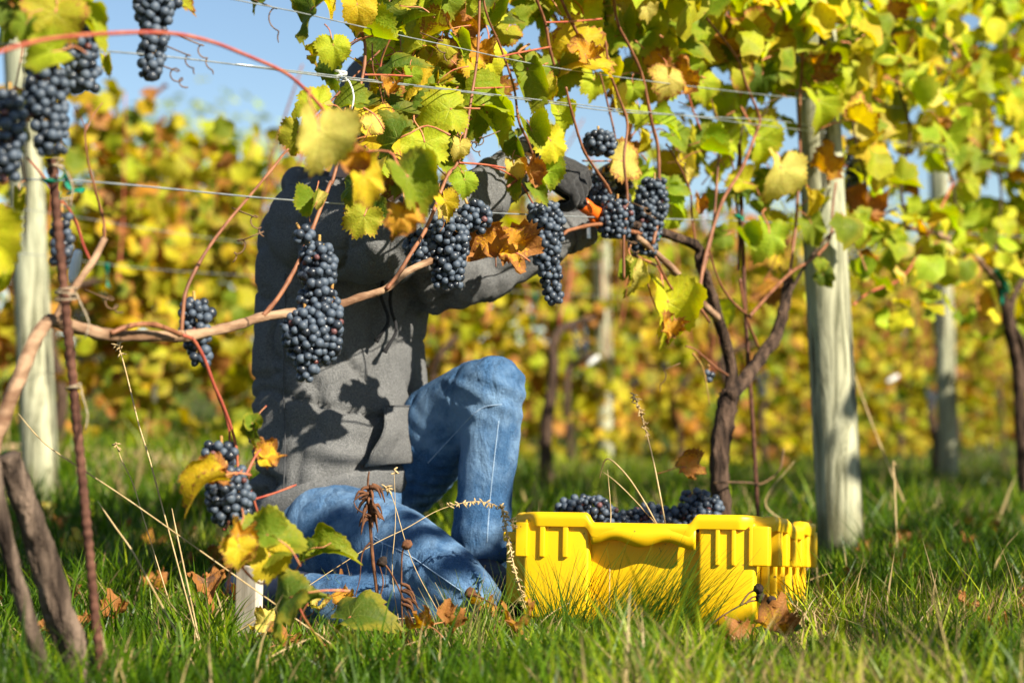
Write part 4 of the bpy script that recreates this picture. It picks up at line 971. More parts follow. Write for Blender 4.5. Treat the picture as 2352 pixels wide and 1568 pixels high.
# leaves of the left vine as the photograph places them: x, y, width, colour, tip angle, nx, nz, off
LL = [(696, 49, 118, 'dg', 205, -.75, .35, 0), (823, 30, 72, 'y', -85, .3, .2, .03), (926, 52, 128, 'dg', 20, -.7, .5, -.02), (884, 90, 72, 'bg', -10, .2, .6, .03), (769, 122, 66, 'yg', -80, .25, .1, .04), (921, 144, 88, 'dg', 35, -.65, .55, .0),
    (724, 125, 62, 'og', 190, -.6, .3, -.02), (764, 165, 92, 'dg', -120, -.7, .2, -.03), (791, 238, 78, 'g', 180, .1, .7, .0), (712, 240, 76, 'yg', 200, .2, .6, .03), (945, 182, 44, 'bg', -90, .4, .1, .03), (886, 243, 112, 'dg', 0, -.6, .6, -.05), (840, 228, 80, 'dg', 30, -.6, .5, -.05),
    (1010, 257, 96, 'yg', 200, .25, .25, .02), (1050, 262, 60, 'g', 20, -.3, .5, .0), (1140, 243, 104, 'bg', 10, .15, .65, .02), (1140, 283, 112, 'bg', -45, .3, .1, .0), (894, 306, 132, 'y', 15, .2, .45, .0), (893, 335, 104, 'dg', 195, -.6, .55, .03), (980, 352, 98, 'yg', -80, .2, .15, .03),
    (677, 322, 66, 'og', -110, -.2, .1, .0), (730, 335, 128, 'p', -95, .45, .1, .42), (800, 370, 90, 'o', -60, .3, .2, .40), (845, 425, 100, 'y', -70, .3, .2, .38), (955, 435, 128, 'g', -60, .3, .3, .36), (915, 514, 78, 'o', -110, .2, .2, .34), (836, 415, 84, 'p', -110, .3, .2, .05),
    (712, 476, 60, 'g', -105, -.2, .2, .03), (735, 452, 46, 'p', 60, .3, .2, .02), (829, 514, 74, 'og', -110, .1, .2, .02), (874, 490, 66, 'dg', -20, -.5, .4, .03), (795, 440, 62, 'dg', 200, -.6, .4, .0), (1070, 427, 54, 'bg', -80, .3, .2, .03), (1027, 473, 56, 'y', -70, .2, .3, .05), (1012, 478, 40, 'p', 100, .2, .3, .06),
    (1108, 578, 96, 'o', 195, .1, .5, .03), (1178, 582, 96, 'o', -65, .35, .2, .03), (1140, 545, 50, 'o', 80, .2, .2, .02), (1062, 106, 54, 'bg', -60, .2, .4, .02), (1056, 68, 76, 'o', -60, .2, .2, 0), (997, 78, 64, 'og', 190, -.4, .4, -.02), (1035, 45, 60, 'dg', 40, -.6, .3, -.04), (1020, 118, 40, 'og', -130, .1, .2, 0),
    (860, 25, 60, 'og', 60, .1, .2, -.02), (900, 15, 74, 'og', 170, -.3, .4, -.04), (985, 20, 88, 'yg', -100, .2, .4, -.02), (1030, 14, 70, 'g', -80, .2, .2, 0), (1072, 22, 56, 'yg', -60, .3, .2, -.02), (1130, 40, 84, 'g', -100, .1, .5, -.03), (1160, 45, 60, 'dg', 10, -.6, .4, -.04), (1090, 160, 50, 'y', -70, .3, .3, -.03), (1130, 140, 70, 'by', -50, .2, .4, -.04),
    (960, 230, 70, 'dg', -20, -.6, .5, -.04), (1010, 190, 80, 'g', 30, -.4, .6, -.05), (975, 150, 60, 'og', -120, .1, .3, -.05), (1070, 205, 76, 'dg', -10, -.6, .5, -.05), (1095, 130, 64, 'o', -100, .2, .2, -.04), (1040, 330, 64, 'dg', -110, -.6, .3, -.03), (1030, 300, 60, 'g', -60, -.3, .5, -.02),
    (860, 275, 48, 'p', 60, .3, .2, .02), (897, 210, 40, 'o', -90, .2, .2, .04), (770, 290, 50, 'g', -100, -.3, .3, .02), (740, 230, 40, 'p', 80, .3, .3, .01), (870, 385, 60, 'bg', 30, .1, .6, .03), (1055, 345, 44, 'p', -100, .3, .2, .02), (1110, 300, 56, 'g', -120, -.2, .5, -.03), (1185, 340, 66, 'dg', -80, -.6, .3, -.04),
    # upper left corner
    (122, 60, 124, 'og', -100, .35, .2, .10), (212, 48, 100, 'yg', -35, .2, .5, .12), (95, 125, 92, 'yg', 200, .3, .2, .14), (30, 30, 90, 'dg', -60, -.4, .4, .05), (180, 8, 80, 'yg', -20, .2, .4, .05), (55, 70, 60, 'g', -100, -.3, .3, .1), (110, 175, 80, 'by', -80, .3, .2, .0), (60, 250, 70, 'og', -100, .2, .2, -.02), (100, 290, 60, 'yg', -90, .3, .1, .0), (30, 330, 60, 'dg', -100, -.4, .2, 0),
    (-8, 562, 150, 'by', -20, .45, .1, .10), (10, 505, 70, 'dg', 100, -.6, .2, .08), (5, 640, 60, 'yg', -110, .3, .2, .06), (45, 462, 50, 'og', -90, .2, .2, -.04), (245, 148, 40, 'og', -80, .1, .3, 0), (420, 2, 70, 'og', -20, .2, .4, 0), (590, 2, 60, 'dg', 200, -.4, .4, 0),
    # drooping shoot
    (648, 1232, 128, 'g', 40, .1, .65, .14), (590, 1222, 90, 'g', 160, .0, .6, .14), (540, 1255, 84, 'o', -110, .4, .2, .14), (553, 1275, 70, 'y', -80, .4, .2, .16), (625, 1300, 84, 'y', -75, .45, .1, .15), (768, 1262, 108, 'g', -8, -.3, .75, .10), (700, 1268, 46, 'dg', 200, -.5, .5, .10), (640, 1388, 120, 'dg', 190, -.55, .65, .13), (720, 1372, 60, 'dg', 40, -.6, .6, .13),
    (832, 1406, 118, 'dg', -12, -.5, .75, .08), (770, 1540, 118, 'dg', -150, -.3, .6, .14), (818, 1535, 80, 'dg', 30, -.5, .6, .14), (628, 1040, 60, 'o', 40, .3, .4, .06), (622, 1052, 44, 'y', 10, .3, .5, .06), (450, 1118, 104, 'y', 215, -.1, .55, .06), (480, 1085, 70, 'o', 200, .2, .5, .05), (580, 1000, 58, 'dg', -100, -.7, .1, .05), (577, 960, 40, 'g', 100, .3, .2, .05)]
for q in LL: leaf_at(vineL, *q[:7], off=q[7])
# fill behind, in the canopy only
fillL = ['g', 'dg', 'yg', 'yg', 'yg', 'bg', 'bg', 'by', 'by', 'og', 'yg', 'g', 'y', 'bg', 'yg', 'o']
for i in range(48):
    x, y = random.uniform(880, 1260), random.uniform(-60, 215)
    if random.random() < .3: x, y = random.uniform(730, 1160), random.uniform(-160, 40)
    p = rp(x, y, random.uniform(-.22, -.03)); leaf_rand(vineL, p, random.uniform(.065, .10), fillL)
for i in range(52):
    p = rp(random.triangular(850, 1120, 930), random.uniform(20, 400), random.uniform(-.24, -.05)); leaf_rand(vineL, p, random.uniform(.08, .12), fillL)
for i in range(16):
    p = rp(random.uniform(-60, 260), random.uniform(-160, 60), random.uniform(-.15, .05)); leaf_rand(vineL, p, random.uniform(.065, .10), fillL)
for i in range(46):                                           # above the picture, shading the shoulder
    p = rp(random.uniform(860, 1340), random.uniform(-360, -20), random.uniform(-.2, .06)); leaf_rand(vineL, p, random.uniform(.08, .12), fillL)
for x, y, o_, d in [(425, 128, .02, 1), (455, 105, .02, 1), (620, 20, .02, 1), (395, 165, .02, 1), (560, 555, -.01, -1), (578, 500, -.01, 1), (1005, 95, .02, 1), (1085, 330, .02, 1), (1110, 320, .02, -1), (245, 690, .0, 1)]:
    tendril(vineL, x, y, o_, random.uniform(1.2, 3), random.uniform(.005, .009), random.uniform(.01, .06), d)

# ---- right vine
b = rp(1664, 1225, 0); vineR = empty('grapevine', Vector((b.x, b.y, gz(b.x, b.y))), 'forked dark vine behind the crate left of the thick post', 'grapevine', 'grapevines of the near row')
stem(vineR, 'trunk', [(1668, 1330), (1662, 1200), (1652, 1110), (1654, 1020), (1668, 940), (1676, 905)], 24, 27, M_BARKD, 0, 20, .25, 6, 10, 0)
stem(vineR, 'arm', [(1670, 930), (1680, 860), (1664, 780), (1640, 700), (1622, 640), (1607, 600), (1603, 568), (1555, 546), (1500, 527), (1440, 512)], 20, 12, M_BARKD, 0, 14, .22, 5, 8, .1)
stem(vineR, 'arm', [(1674, 915), (1712, 868), (1752, 815), (1785, 765), (1803, 700), (1812, 640)], 25, 15, M_BARKD, .01, 16, .25, 5, 8, .08)
stem(vineR, 'arm', [(1648, 730), (1609, 693), (1541, 614), (1492, 568), (1465, 545)], 13, 9, M_CORD, .02, 10, .2, 4, 8, .1)
stem(vineR, 'cordon', [(1500, 540), (1440, 530), (1380, 515), (1310, 528), (1293, 538), (1275, 528)], 8, 5, M_CANE, 0, 8, .15, 0, 6, .25)
canesR = [([(1606, 671), (1620, 590), (1657, 468), (1704, 387), (1735, 310), (1744, 271), (1717, 203), (1690, 130), (1622, 41), (1582, -20)], 8.5, 5, M_CANE, .02), ([(1615, 625), (1636, 536), (1644, 454), (1650, 373), (1655, 300)], 7, 4, M_CANE, .01), ([(1600, 575), (1590, 500), (1585, 440), (1560, 380), (1530, 330)], 5, 3.5, M_CANE, -.02),
    ([(1500, 560), (1516, 470), (1514, 407), (1511, 339), (1498, 285), (1487, 230), (1473, 168), (1446, 108), (1419, 54), (1408, -20)], 8, 6.5, M_CANE, .03), ([(1273, 150), (1262, 108), (1251, 49), (1224, -20)], 6.5, 6.5, M_CANE, .02), ([(1335, 95), (1305, 35), (1281, -20)], 7, 7, M_CANE, .02),
    ([(1433, 640), (1433, 546), (1441, 454), (1433, 366), (1441, 285), (1419, 217), (1400, 163), (1390, 90)], 6.5, 5, M_CANE, .04), ([(1403, 445), (1392, 423), (1365, 385), (1338, 339), (1311, 249), (1300, 200)], 7, 5, M_CANE, .04), ([(1416, 410), (1414, 325), (1397, 244), (1378, 168)], 5, 4, M_CANE, -.02),
    ([(1723, 725), (1770, 672), (1818, 625), (1872, 590), (1907, 546), (1912, 480), (1920, 420)], 8, 5, M_CANE, .06), ([(1790, 720), (1853, 605), (1918, 530), (1994, 503), (2060, 480)], 7, 5, M_BARKD, .05), ([(1812, 640), (1826, 536), (1832, 454), (1838, 380), (1836, 271), (1842, 163), (1850, 54), (1874, -20)], 7, 6, M_CANE, .02),
    ([(1725, 730), (1680, 690), (1650, 640), (1625, 560)], 6, 4, M_CANE, .02), ([(1700, 640), (1712, 720), (1735, 780), (1750, 815)], 6, 6, M_CANE, -.02), ([(1697, 620), (1698, 520), (1690, 440), (1700, 330), (1712, 250)], 6, 4, M_BARKD, -.06), ([(1505, 590), (1545, 665), (1600, 700), (1630, 740)], 6, 7, M_CANE, .05),
    ([(1672, 862), (1640, 840), (1600, 805), (1576, 795)], 5, 4, M_CANE, .03), ([(1610, 300), (1582, 220), (1575, 120), (1590, 40)], 4, 4, M_CANER, -.03), ([(1740, 100), (1770, 75), (1800, 10), (1815, -20)], 4.5, 4, M_CANE, .02), ([(1690, 132), (1735, 105), (1770, 70)], 4, 4, M_CANER, .02), ([(1478, 540 + 60), (1485, 640), (1500, 690), (1515, 720)], 4, 3, M_CANE, .03),
    ([(1254, 52), (1310, 50), (1382, 44)], 4, 4, M_CANER, .03), ([(1140, 132), (1200, 120), (1265, 108)], 4, 4, M_CANER, .02), ([(1700, 500 - 60), (1668, 330), (1640, 250), (1625, 200)], 4, 3, M_CANE, -.05)]
for pp, r0, r1, m_, off in canesR: stem(vineR, 'cane', pp, r0, r1, m_, off, 8, .08, 0, 6, .28)
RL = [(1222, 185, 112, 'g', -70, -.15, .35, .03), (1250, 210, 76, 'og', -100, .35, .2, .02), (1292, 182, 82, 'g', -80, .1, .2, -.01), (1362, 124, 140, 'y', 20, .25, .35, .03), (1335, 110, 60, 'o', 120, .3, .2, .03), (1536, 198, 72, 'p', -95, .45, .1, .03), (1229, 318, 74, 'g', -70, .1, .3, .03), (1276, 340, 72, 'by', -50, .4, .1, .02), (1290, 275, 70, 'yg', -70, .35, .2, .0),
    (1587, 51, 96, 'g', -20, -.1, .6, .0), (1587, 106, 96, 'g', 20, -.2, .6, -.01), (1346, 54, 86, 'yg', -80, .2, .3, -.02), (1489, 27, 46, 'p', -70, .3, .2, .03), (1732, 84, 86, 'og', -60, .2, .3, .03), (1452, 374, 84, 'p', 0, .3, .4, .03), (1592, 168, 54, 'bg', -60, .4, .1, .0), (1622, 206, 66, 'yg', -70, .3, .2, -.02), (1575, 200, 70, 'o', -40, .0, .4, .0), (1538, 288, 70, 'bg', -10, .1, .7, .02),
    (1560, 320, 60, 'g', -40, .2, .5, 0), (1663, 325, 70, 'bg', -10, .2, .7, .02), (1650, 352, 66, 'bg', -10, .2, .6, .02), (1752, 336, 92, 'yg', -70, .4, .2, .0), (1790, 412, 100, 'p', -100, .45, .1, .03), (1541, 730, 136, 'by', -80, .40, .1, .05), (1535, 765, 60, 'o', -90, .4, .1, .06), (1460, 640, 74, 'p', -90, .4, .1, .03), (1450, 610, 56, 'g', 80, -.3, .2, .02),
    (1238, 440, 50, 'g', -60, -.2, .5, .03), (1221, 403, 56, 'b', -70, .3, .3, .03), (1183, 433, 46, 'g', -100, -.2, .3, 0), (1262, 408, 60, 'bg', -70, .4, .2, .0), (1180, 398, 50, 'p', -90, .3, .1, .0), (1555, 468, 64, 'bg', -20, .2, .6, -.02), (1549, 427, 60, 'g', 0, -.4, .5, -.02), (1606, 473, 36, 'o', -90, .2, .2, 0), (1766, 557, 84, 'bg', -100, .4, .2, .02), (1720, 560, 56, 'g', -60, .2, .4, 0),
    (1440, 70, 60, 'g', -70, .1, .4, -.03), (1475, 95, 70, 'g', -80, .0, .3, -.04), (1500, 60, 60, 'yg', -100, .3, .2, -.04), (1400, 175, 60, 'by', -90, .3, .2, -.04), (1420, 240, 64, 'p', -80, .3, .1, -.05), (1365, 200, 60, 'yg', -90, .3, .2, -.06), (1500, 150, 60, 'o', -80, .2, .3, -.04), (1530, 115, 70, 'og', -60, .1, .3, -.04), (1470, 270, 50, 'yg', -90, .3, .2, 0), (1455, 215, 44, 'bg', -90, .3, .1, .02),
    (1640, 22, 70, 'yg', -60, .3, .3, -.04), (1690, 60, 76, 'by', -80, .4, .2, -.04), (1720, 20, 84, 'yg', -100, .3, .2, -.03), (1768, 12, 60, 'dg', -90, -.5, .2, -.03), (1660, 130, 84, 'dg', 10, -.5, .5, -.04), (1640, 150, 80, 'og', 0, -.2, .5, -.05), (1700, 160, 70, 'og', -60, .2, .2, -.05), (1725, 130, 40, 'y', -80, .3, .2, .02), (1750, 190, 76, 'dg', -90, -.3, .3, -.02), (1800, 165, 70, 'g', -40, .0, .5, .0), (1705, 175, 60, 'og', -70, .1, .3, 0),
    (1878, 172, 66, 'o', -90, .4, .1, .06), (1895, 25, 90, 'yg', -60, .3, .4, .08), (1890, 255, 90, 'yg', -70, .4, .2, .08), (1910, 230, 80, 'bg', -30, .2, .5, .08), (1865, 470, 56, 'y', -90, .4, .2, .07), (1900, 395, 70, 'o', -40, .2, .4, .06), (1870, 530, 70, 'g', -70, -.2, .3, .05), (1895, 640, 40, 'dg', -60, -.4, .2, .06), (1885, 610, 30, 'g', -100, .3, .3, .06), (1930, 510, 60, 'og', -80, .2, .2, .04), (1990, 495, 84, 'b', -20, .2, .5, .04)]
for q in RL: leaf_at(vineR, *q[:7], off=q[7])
fillR = ['g', 'g', 'yg', 'yg', 'yg', 'yg', 'bg', 'bg', 'by', 'by', 'by', 'y', 'og', 'dg', 'p', 'yg', 'bg', 'o', 'yg', 'by']
for i in range(105):
    x, y = random.uniform(1290, 1860), random.triangular(-120, 470, 60)
    if 1290 < x < 1520 and 205 < y < 380 and random.random() < .75: continue
    if x > 1815 and random.random() < .8: continue
    p = rp(x, y, random.uniform(-.30, -.05)); leaf_rand(vineR, p, random.uniform(.065, .11), fillR)
for i in range(24):
    p = rp(random.uniform(1640, 1880), random.uniform(380, 720), random.uniform(-.30, .02)); leaf_rand(vineR, p, random.uniform(.07, .115), fillR)
for i in range(22):
    p = rp(random.uniform(1420, 1620), random.uniform(300, 520), random.uniform(-.30, -.12)); leaf_rand(vineR, p, random.uniform(.07, .11), fillR)
for x, y, o_, d in [(1345, 120, .02, -1), (1560, 350, .02, 1), (1480, 480, .03, 1), (1590, 250, .02, 1), (1760, 240, .02, -1), (1530, 850, .02, -1), (1450, 560, .03, 1)]:
    tendril(vineR, x, y, o_, random.uniform(1.2, 3), random.uniform(.005, .010), random.uniform(.01, .06), d)
# stripped grape stalk
P = vp([(1592, 812, .03), (1612, 840, .03), (1622, 880, .03), (1630, 930, .03)]); v, f = tube(P, [.003, .002, .002, .001], 6, 4, .4); mk('stripped_stalk', v, f, M_STEMG, vineR)
# thin dark rod beside the right trunk
P = vp([(1698, 330), (1706, 560), (1712, 720), (1728, 960), (1744, 1240)], -.05); v, f = tube(P, .005, 8, 4, .05); tag(mk('steel_rod', v, f, M_RUST), 'thin dark rod standing close to the right of the forked trunk', 'rod')
ring = stem(vineR, 'trunk_tie', [(1640, 1108, .03), (1680, 1107, .04), (1720, 1108, .0), (1750, 1110, -.05), (1790, 1080, -.06), (1800, 1030, -.06)], 3, 2.5, M_TEND, .02, 6, .05, 0, 6, 0)

# ---- the third vine of the row, past the post
b = rp(2335, 1110, 0); vineT = empty('grapevine', Vector((b.x, b.y, gz(b.x, b.y))), 'leafy vine at the right edge beyond the thick post', 'grapevine', 'grapevines of the near row')
stem(vineT, 'trunk', [(2352, 1130), (2345, 1000), (2338, 860), (2318, 760), (2300, 660), (2270, 600)], 17, 13, M_BARKD, 0, 14, .2, 5, 8, 0)
stem(vineT, 'arm', [(2352, 900), (2350, 800), (2320, 720), (2352, 640), (2420, 590)], 12, 10, M_BARKD, 0, 12, .2, 4, 8, 0)
stem(vineT, 'cordon', [(2300, 660), (2240, 590), (2160, 540), (2060, 520), (1960, 515)], 12, 7, M_CORD, 0, 10, .2, 0, 6, .1)
for pp in [[(1960, 700), (2000, 670), (2070, 640), (2110, 580), (2140, 520)], [(2080, 520), (2070, 420), (2090, 300), (2060, 180), (2050, 40), (2040, -30)], [(2200, 570), (2190, 430), (2160, 300), (2180, 160), (2210, 20), (2200, -30)], [(2280, 600), (2300, 450), (2280, 300), (2310, 150), (2290, -20)], [(2000, 515), (1985, 400), (1960, 280), (1990, 150), (1975, 0)], [(1840, 130), (1920, 170), (2000, 220), (2060, 260)], [(2130, 545), (2160, 480), (2190, 420)]]:
    stem(vineT, 'cane', pp, 6, 4, random.choice([M_CANE, M_CANER, M_BARKD]), random.uniform(-.05, .05), 7, .1, 0, 6, .25)
fillT = ['yg', 'yg', 'yg', 'yg', 'bg', 'bg', 'bg', 'by', 'by', 'by', 'g', 'g', 'g', 'og', 'y', 'p', 'yg', 'by', 'bg', 'yg', 'by', 'o']
cnt = 0; mass = []
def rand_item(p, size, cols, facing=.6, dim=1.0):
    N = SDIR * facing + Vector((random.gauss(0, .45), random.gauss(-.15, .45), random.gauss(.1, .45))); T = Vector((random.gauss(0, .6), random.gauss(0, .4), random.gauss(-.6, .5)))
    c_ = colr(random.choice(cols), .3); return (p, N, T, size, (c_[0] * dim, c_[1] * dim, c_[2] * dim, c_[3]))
for i in range(680):
    x = random.uniform(1880, 2480); y = random.uniform(-140, 620)
    if y > 430 and random.random() < (y - 430) / 330: continue
    if 1835 < x < 1930 and random.random() < .7: continue
    if noise.noise(Vector((x / 120, y / 90, 2.0))) < -.16: continue          # leave gaps where the sky shows
    p = rp(x, y, random.uniform(-.32, .16))
    if cnt < 270 and random.random() < .85: leaf_rand(vineT, p, random.uniform(.08, .125), fillT); cnt += 1
    else: mass.append(rand_item(p, random.uniform(.09, .14), fillT))
for i in range(120):
    p = rp(random.uniform(1960, 2420), random.triangular(440, 760, 520), random.uniform(-.2, .1)); mass.append(rand_item(p, random.uniform(.06, .1), fillT))
o = leaf_mass('foliage', mass, vineT); o['kind'] = 'stuff'

# upper canopy of the near row, above the picture: shades the lane behind
b = rowpt(-1.83, 8.6); vineF = empty('grapevine', Vector((b.x, b.y, gz(b.x, b.y))), 'next leafy vine of the near row, farthest along it to the right', 'grapevine', 'grapevines of the near row')
P = [b + UP * -.05, b + UP * .4 + RD * .03, b + UP * .75 - RD * .03, b + UP * .9 + RD * .4]; v, f = tube(P, [.03, .027, .024, .014], 10, 6, .2, 5); mk('trunk', v, f, M_BARKD, vineF)
o = leaf_mass('foliage', [rand_item(rowpt(-1.83 + random.gauss(-.03, .12), random.uniform(6.75, 12.5), random.uniform(.62, 1.25)), random.uniform(.09, .14), fillT) for _ in range(1500)], vineF); o['kind'] = 'stuff'
for vv, u0, u1, n_ in ((vineL, 2.95, 3.7, 260), (vineR, 3.7, 5.3, 620), (vineT, 5.3, 8.2, 480), (vineF, 8.2, 12.5, 1500)):
    it = [rand_item(rowpt(-1.83 + random.gauss(-.04, .11), random.uniform(u0, u1), random.uniform(1.22, 1.80)), random.uniform(.08, .125), fillT) for _ in range(n_)]
    o = leaf_mass('upper_foliage', it, vv); o['kind'] = 'stuff'
# ---- next row towards the sun, out of the picture on the right: it dapples the crate and the grass
for k, (u0, u1, lb) in enumerate([(2.2, 4.2, 'leafy vine of the neighbouring row, nearer end'), (4.2, 6.6, 'leafy vine of the neighbouring row, farther end')]):
    c = rowpt(.60, (u0 + u1) / 2); vn_ = empty('grapevine', Vector((c.x, c.y, gz(c.x, c.y))), lb, 'grapevine', 'grapevines of the neighbouring row')
    P = [c + Vector((0, 0, -.05)), c + Vector((.02, .02, .4)), c + Vector((0, -.02, .8)), c + RD * .3 + UP * 1.0]
    v, f = tube(P, [.03, .028, .025, .018], 10, 6, .2, 5); mk('trunk', v, f, M_BARKD, vn_)
    for i in range(5):
        a = rowpt(.60, u0 + (u1 - u0) * (i + .5) / 5, .9); v, f = tube([a, a + Vector((.03, 0, .4)), a + Vector((-.02, .03, .8)), a + Vector((.02, 0, 1.05))], [.005, .004, .004, .003], 6, 4); mk('cane', v, f, M_CANE, vn_)
    it = []
    for i in range(int(400 * (u1 - u0))):
        u = random.uniform(u0, u1); z = random.uniform(.75, 2.22)
        if z > 1.9 and random.random() < .5: continue
        if noise.noise(Vector((u * 4.2, z * 4.2, 7.0))) < -.04: continue
        it.append(rand_item(rowpt(.60 + random.gauss(0, .10), u, z), random.uniform(.07, .11), fillT))
    o = leaf_mass('foliage', it, vn_); o['kind'] = 'stuff'

# ================================================================== rows behind
def back_vine(row, u, z0, z1, nleaf, nobj, label, cols, thick=.22, length=1.7, trunk=True, size=(.075, .12), bunches=2, group='grapevines of the rows behind', clump=-.5, front=0.0):
    c = rowpt(row, u); g = gz(c.x, c.y); vn_ = empty('grapevine', Vector((c.x, c.y, g)), label, 'grapevine', group)
    if trunk:
        j = [Vector((random.uniform(-.05, .05), random.uniform(-.05, .05), 0)) for _ in range(4)]
        c = c + RN * front; v, f = tube([c + UP * (g - .05), c + j[0] + UP * (g + .25), c + j[1] + UP * (g + .5), c + j[2] + RD * .08 + UP * (g + .72), c + RD * .4 + UP * (g + .8)], [.03, .027, .024, .02, .010], 10, 6, .25, 5); mk('trunk', v, f, M_BARKD, vn_)
        for i in range(6):
            a = c + RD * random.uniform(-.7, .7) + UP * (g + .75); v, f = tube([a, a + Vector((random.uniform(-.1, .1), random.uniform(-.1, .1), .35)), a + Vector((random.uniform(-.2, .2), random.uniform(-.15, .15), z1 - .75))], [.005, .0045, .003], 6, 5); mk('cane', v, f, random.choice([M_CANE, M_CANER]), vn_)
    it = []; n = 0
    while n < nleaf:
        uu = u + random.uniform(-.5, .5) * length * 1.1; z = random.uniform(z0, z1 + .12 * noise.noise(Vector((uu * 2, row, 0)))); n += 1
        if z < z0 + .45 and random.random() < .5: continue
        ro = random.gauss(0, thick)
        if noise.noise(Vector((uu * 2.9, z * 2.9, ro * 4 + row))) < clump: continue
        if z > z1 - .5 and random.random() < (z - z1 + .5) * .9: continue
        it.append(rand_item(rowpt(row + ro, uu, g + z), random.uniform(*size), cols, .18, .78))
    it.sort(key=lambda q: -q[0].dot(RN)); near = it[:nobj]; rest = it[nobj:]
    for pos, N, T, s, rgba in near: place(random.choice(SMALLL), 'leaf', leaf_matrix(pos, N, T, s), vn_, rgba)
    if rest: o = leaf_mass('foliage', rest, vn_); o['kind'] = 'stuff'
    for k in range(bunches):
        uu = u + random.uniform(-.7, .7) * length * .5; a = rowpt(row + random.uniform(.04, .16), uu, g + random.uniform(.62, .85)); 
        mb = MB(); v0, f0 = icos(1.0, 1); L = random.uniform(.11, .17)
        for q in range(46):
            t = random.random(); w = .035 * (1 - .6 * t); th = random.uniform(0, 6.28); mb.add(([a + Vector((math.cos(th) * w, math.sin(th) * w, -t * L)) + x * .0075 for x in v0], f0))
        o = mb.build('grape_cluster', M_GRAPE, vn_); o['kind'] = 'stuff'
    return vn_
cA = ['by', 'og', 'by', 'og', 'o', 'yg', 'og', 'g', 'y', 'g', 'b', 'yg']; cB = ['y', 'by', 'og', 'o', 'og', 'y', 'og', 'b', 'g', 'by', 'g', 'yg', 'og', 'y']
ordn = ['first', 'second', 'third', 'fourth', 'fifth', 'sixth', 'seventh', 'eighth', 'ninth', 'tenth', 'eleventh', 'twelfth', 'thirteenth', 'fourteenth']
for i in range(13):
    u = 5.0 + i * 1.62
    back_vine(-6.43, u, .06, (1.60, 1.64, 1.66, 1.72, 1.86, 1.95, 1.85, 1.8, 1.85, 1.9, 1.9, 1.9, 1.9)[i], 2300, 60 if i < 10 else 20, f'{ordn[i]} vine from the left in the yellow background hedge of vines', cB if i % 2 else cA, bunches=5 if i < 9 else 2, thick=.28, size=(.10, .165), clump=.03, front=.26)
for i in range(10):
    back_vine(-9.0, 8.0 + i * 2.4, .05, 1.75 + .2 * math.sin(i * 1.7), 760, 0, f'{ordn[i]} vine from the left in the farthest row', cB, length=2.6, size=(.10, .15), bunches=0, trunk=False, clump=-.1, thick=.3, group='grapevines of the farthest row')
# sparse half-bare vines of the middle row: tops against the sky at the left, a bare trunk beside the person
for i, (u, z0, z1, nl, lb) in enumerate([(5.9, 1.12, 1.50, 26, 'half-bare vine behind the left post with a few leaves against the sky'), (7.5, 1.05, 1.62, 46, 'half-bare vine behind the person with yellow leaves against the sky'), (9.3, .9, 1.5, 60, 'thin vine seen under the reaching arms'), (12.6, .5, 1.3, 60, 'thin vine beside the right background post')]):
    back_vine(-4.13, u, z0, z1, nl, min(nl, 60), lb, cA + ['yg', 'g'], thick=.14, bunches=1 if i else 2, group='half-bare vines of the middle row')
# far trees
def tree(x, y, h, w, label, seed, cols):
    rs = random.Random(seed); z = gz(x, y); t = empty('tree', Vector((x, y, z)), label, 'tree', 'trees behind the vineyard')
    v, f = tube([(x, y, z - .2), (x + .1, y, z + h * .3), (x - .05, y, z + h * .6)], [.22, .16, .07], 9, 5, .15); mk('trunk', v, f, M_BARKD, t)
    for i in range(5):
        a = rs.uniform(0, 6.28); b0 = Vector((x, y, z + h * rs.uniform(.3, .5))); v, f = tube([b0, b0 + Vector((math.cos(a) * w * .3, math.sin(a) * w * .3, h * .15)), b0 + Vector((math.cos(a) * w * .42, math.sin(a) * w * .42, h * .3))], [.07, .05, .02], 6, 4); mk('limb', v, f, M_BARKD, t)
    cl = [(Vector((x + rs.uniform(-.35, .35) * w, y + rs.uniform(-.35, .35) * w, z + h * rs.uniform(.42, .86))), w * rs.uniform(.16, .28)) for _ in range(16)]
    it = []
    for i in range(1500):
        c, r = rs.choice(cl); d = Vector((rs.gauss(0, 1), rs.gauss(0, 1), rs.gauss(0, 1))).normalized() * r * rs.random() ** .35
        it.append((c + d, d + Vector((.2, -.3, .5)) * r, Vector((rs.gauss(0, 1), rs.gauss(0, 1), -.5)), rs.uniform(.22, .40), colr(rs.choice(cols), .25)))
    o = leaf_mass('crown', it, t); o['kind'] = 'stuff'
tree(-8.0, 50, 6.3, 6.0, 'round green tree rising behind the background vines at left', 1, ['g', 'yg', 'bg', 'dg'])
tree(-12.0, 56, 4.8, 6.5, 'green tree at the far left behind the vines', 2, ['g', 'yg', 'og', 'dg'])
tree(-3.4, 58, 4.4, 6.0, 'yellowing tree behind the person', 3, ['yg', 'by', 'og', 'g'])
tree(3.0, 62, 4.2, 6.5, 'low tree behind the reaching hands', 4, ['g', 'og', 'yg'])
tree(9.5, 60, 5.0, 6.5, 'far tree behind the thick post', 5, ['yg', 'g', 'og'])
tree(15.0, 58, 5.0, 6.5, 'far tree at the right edge', 6, ['yg', 'g', 'og'])
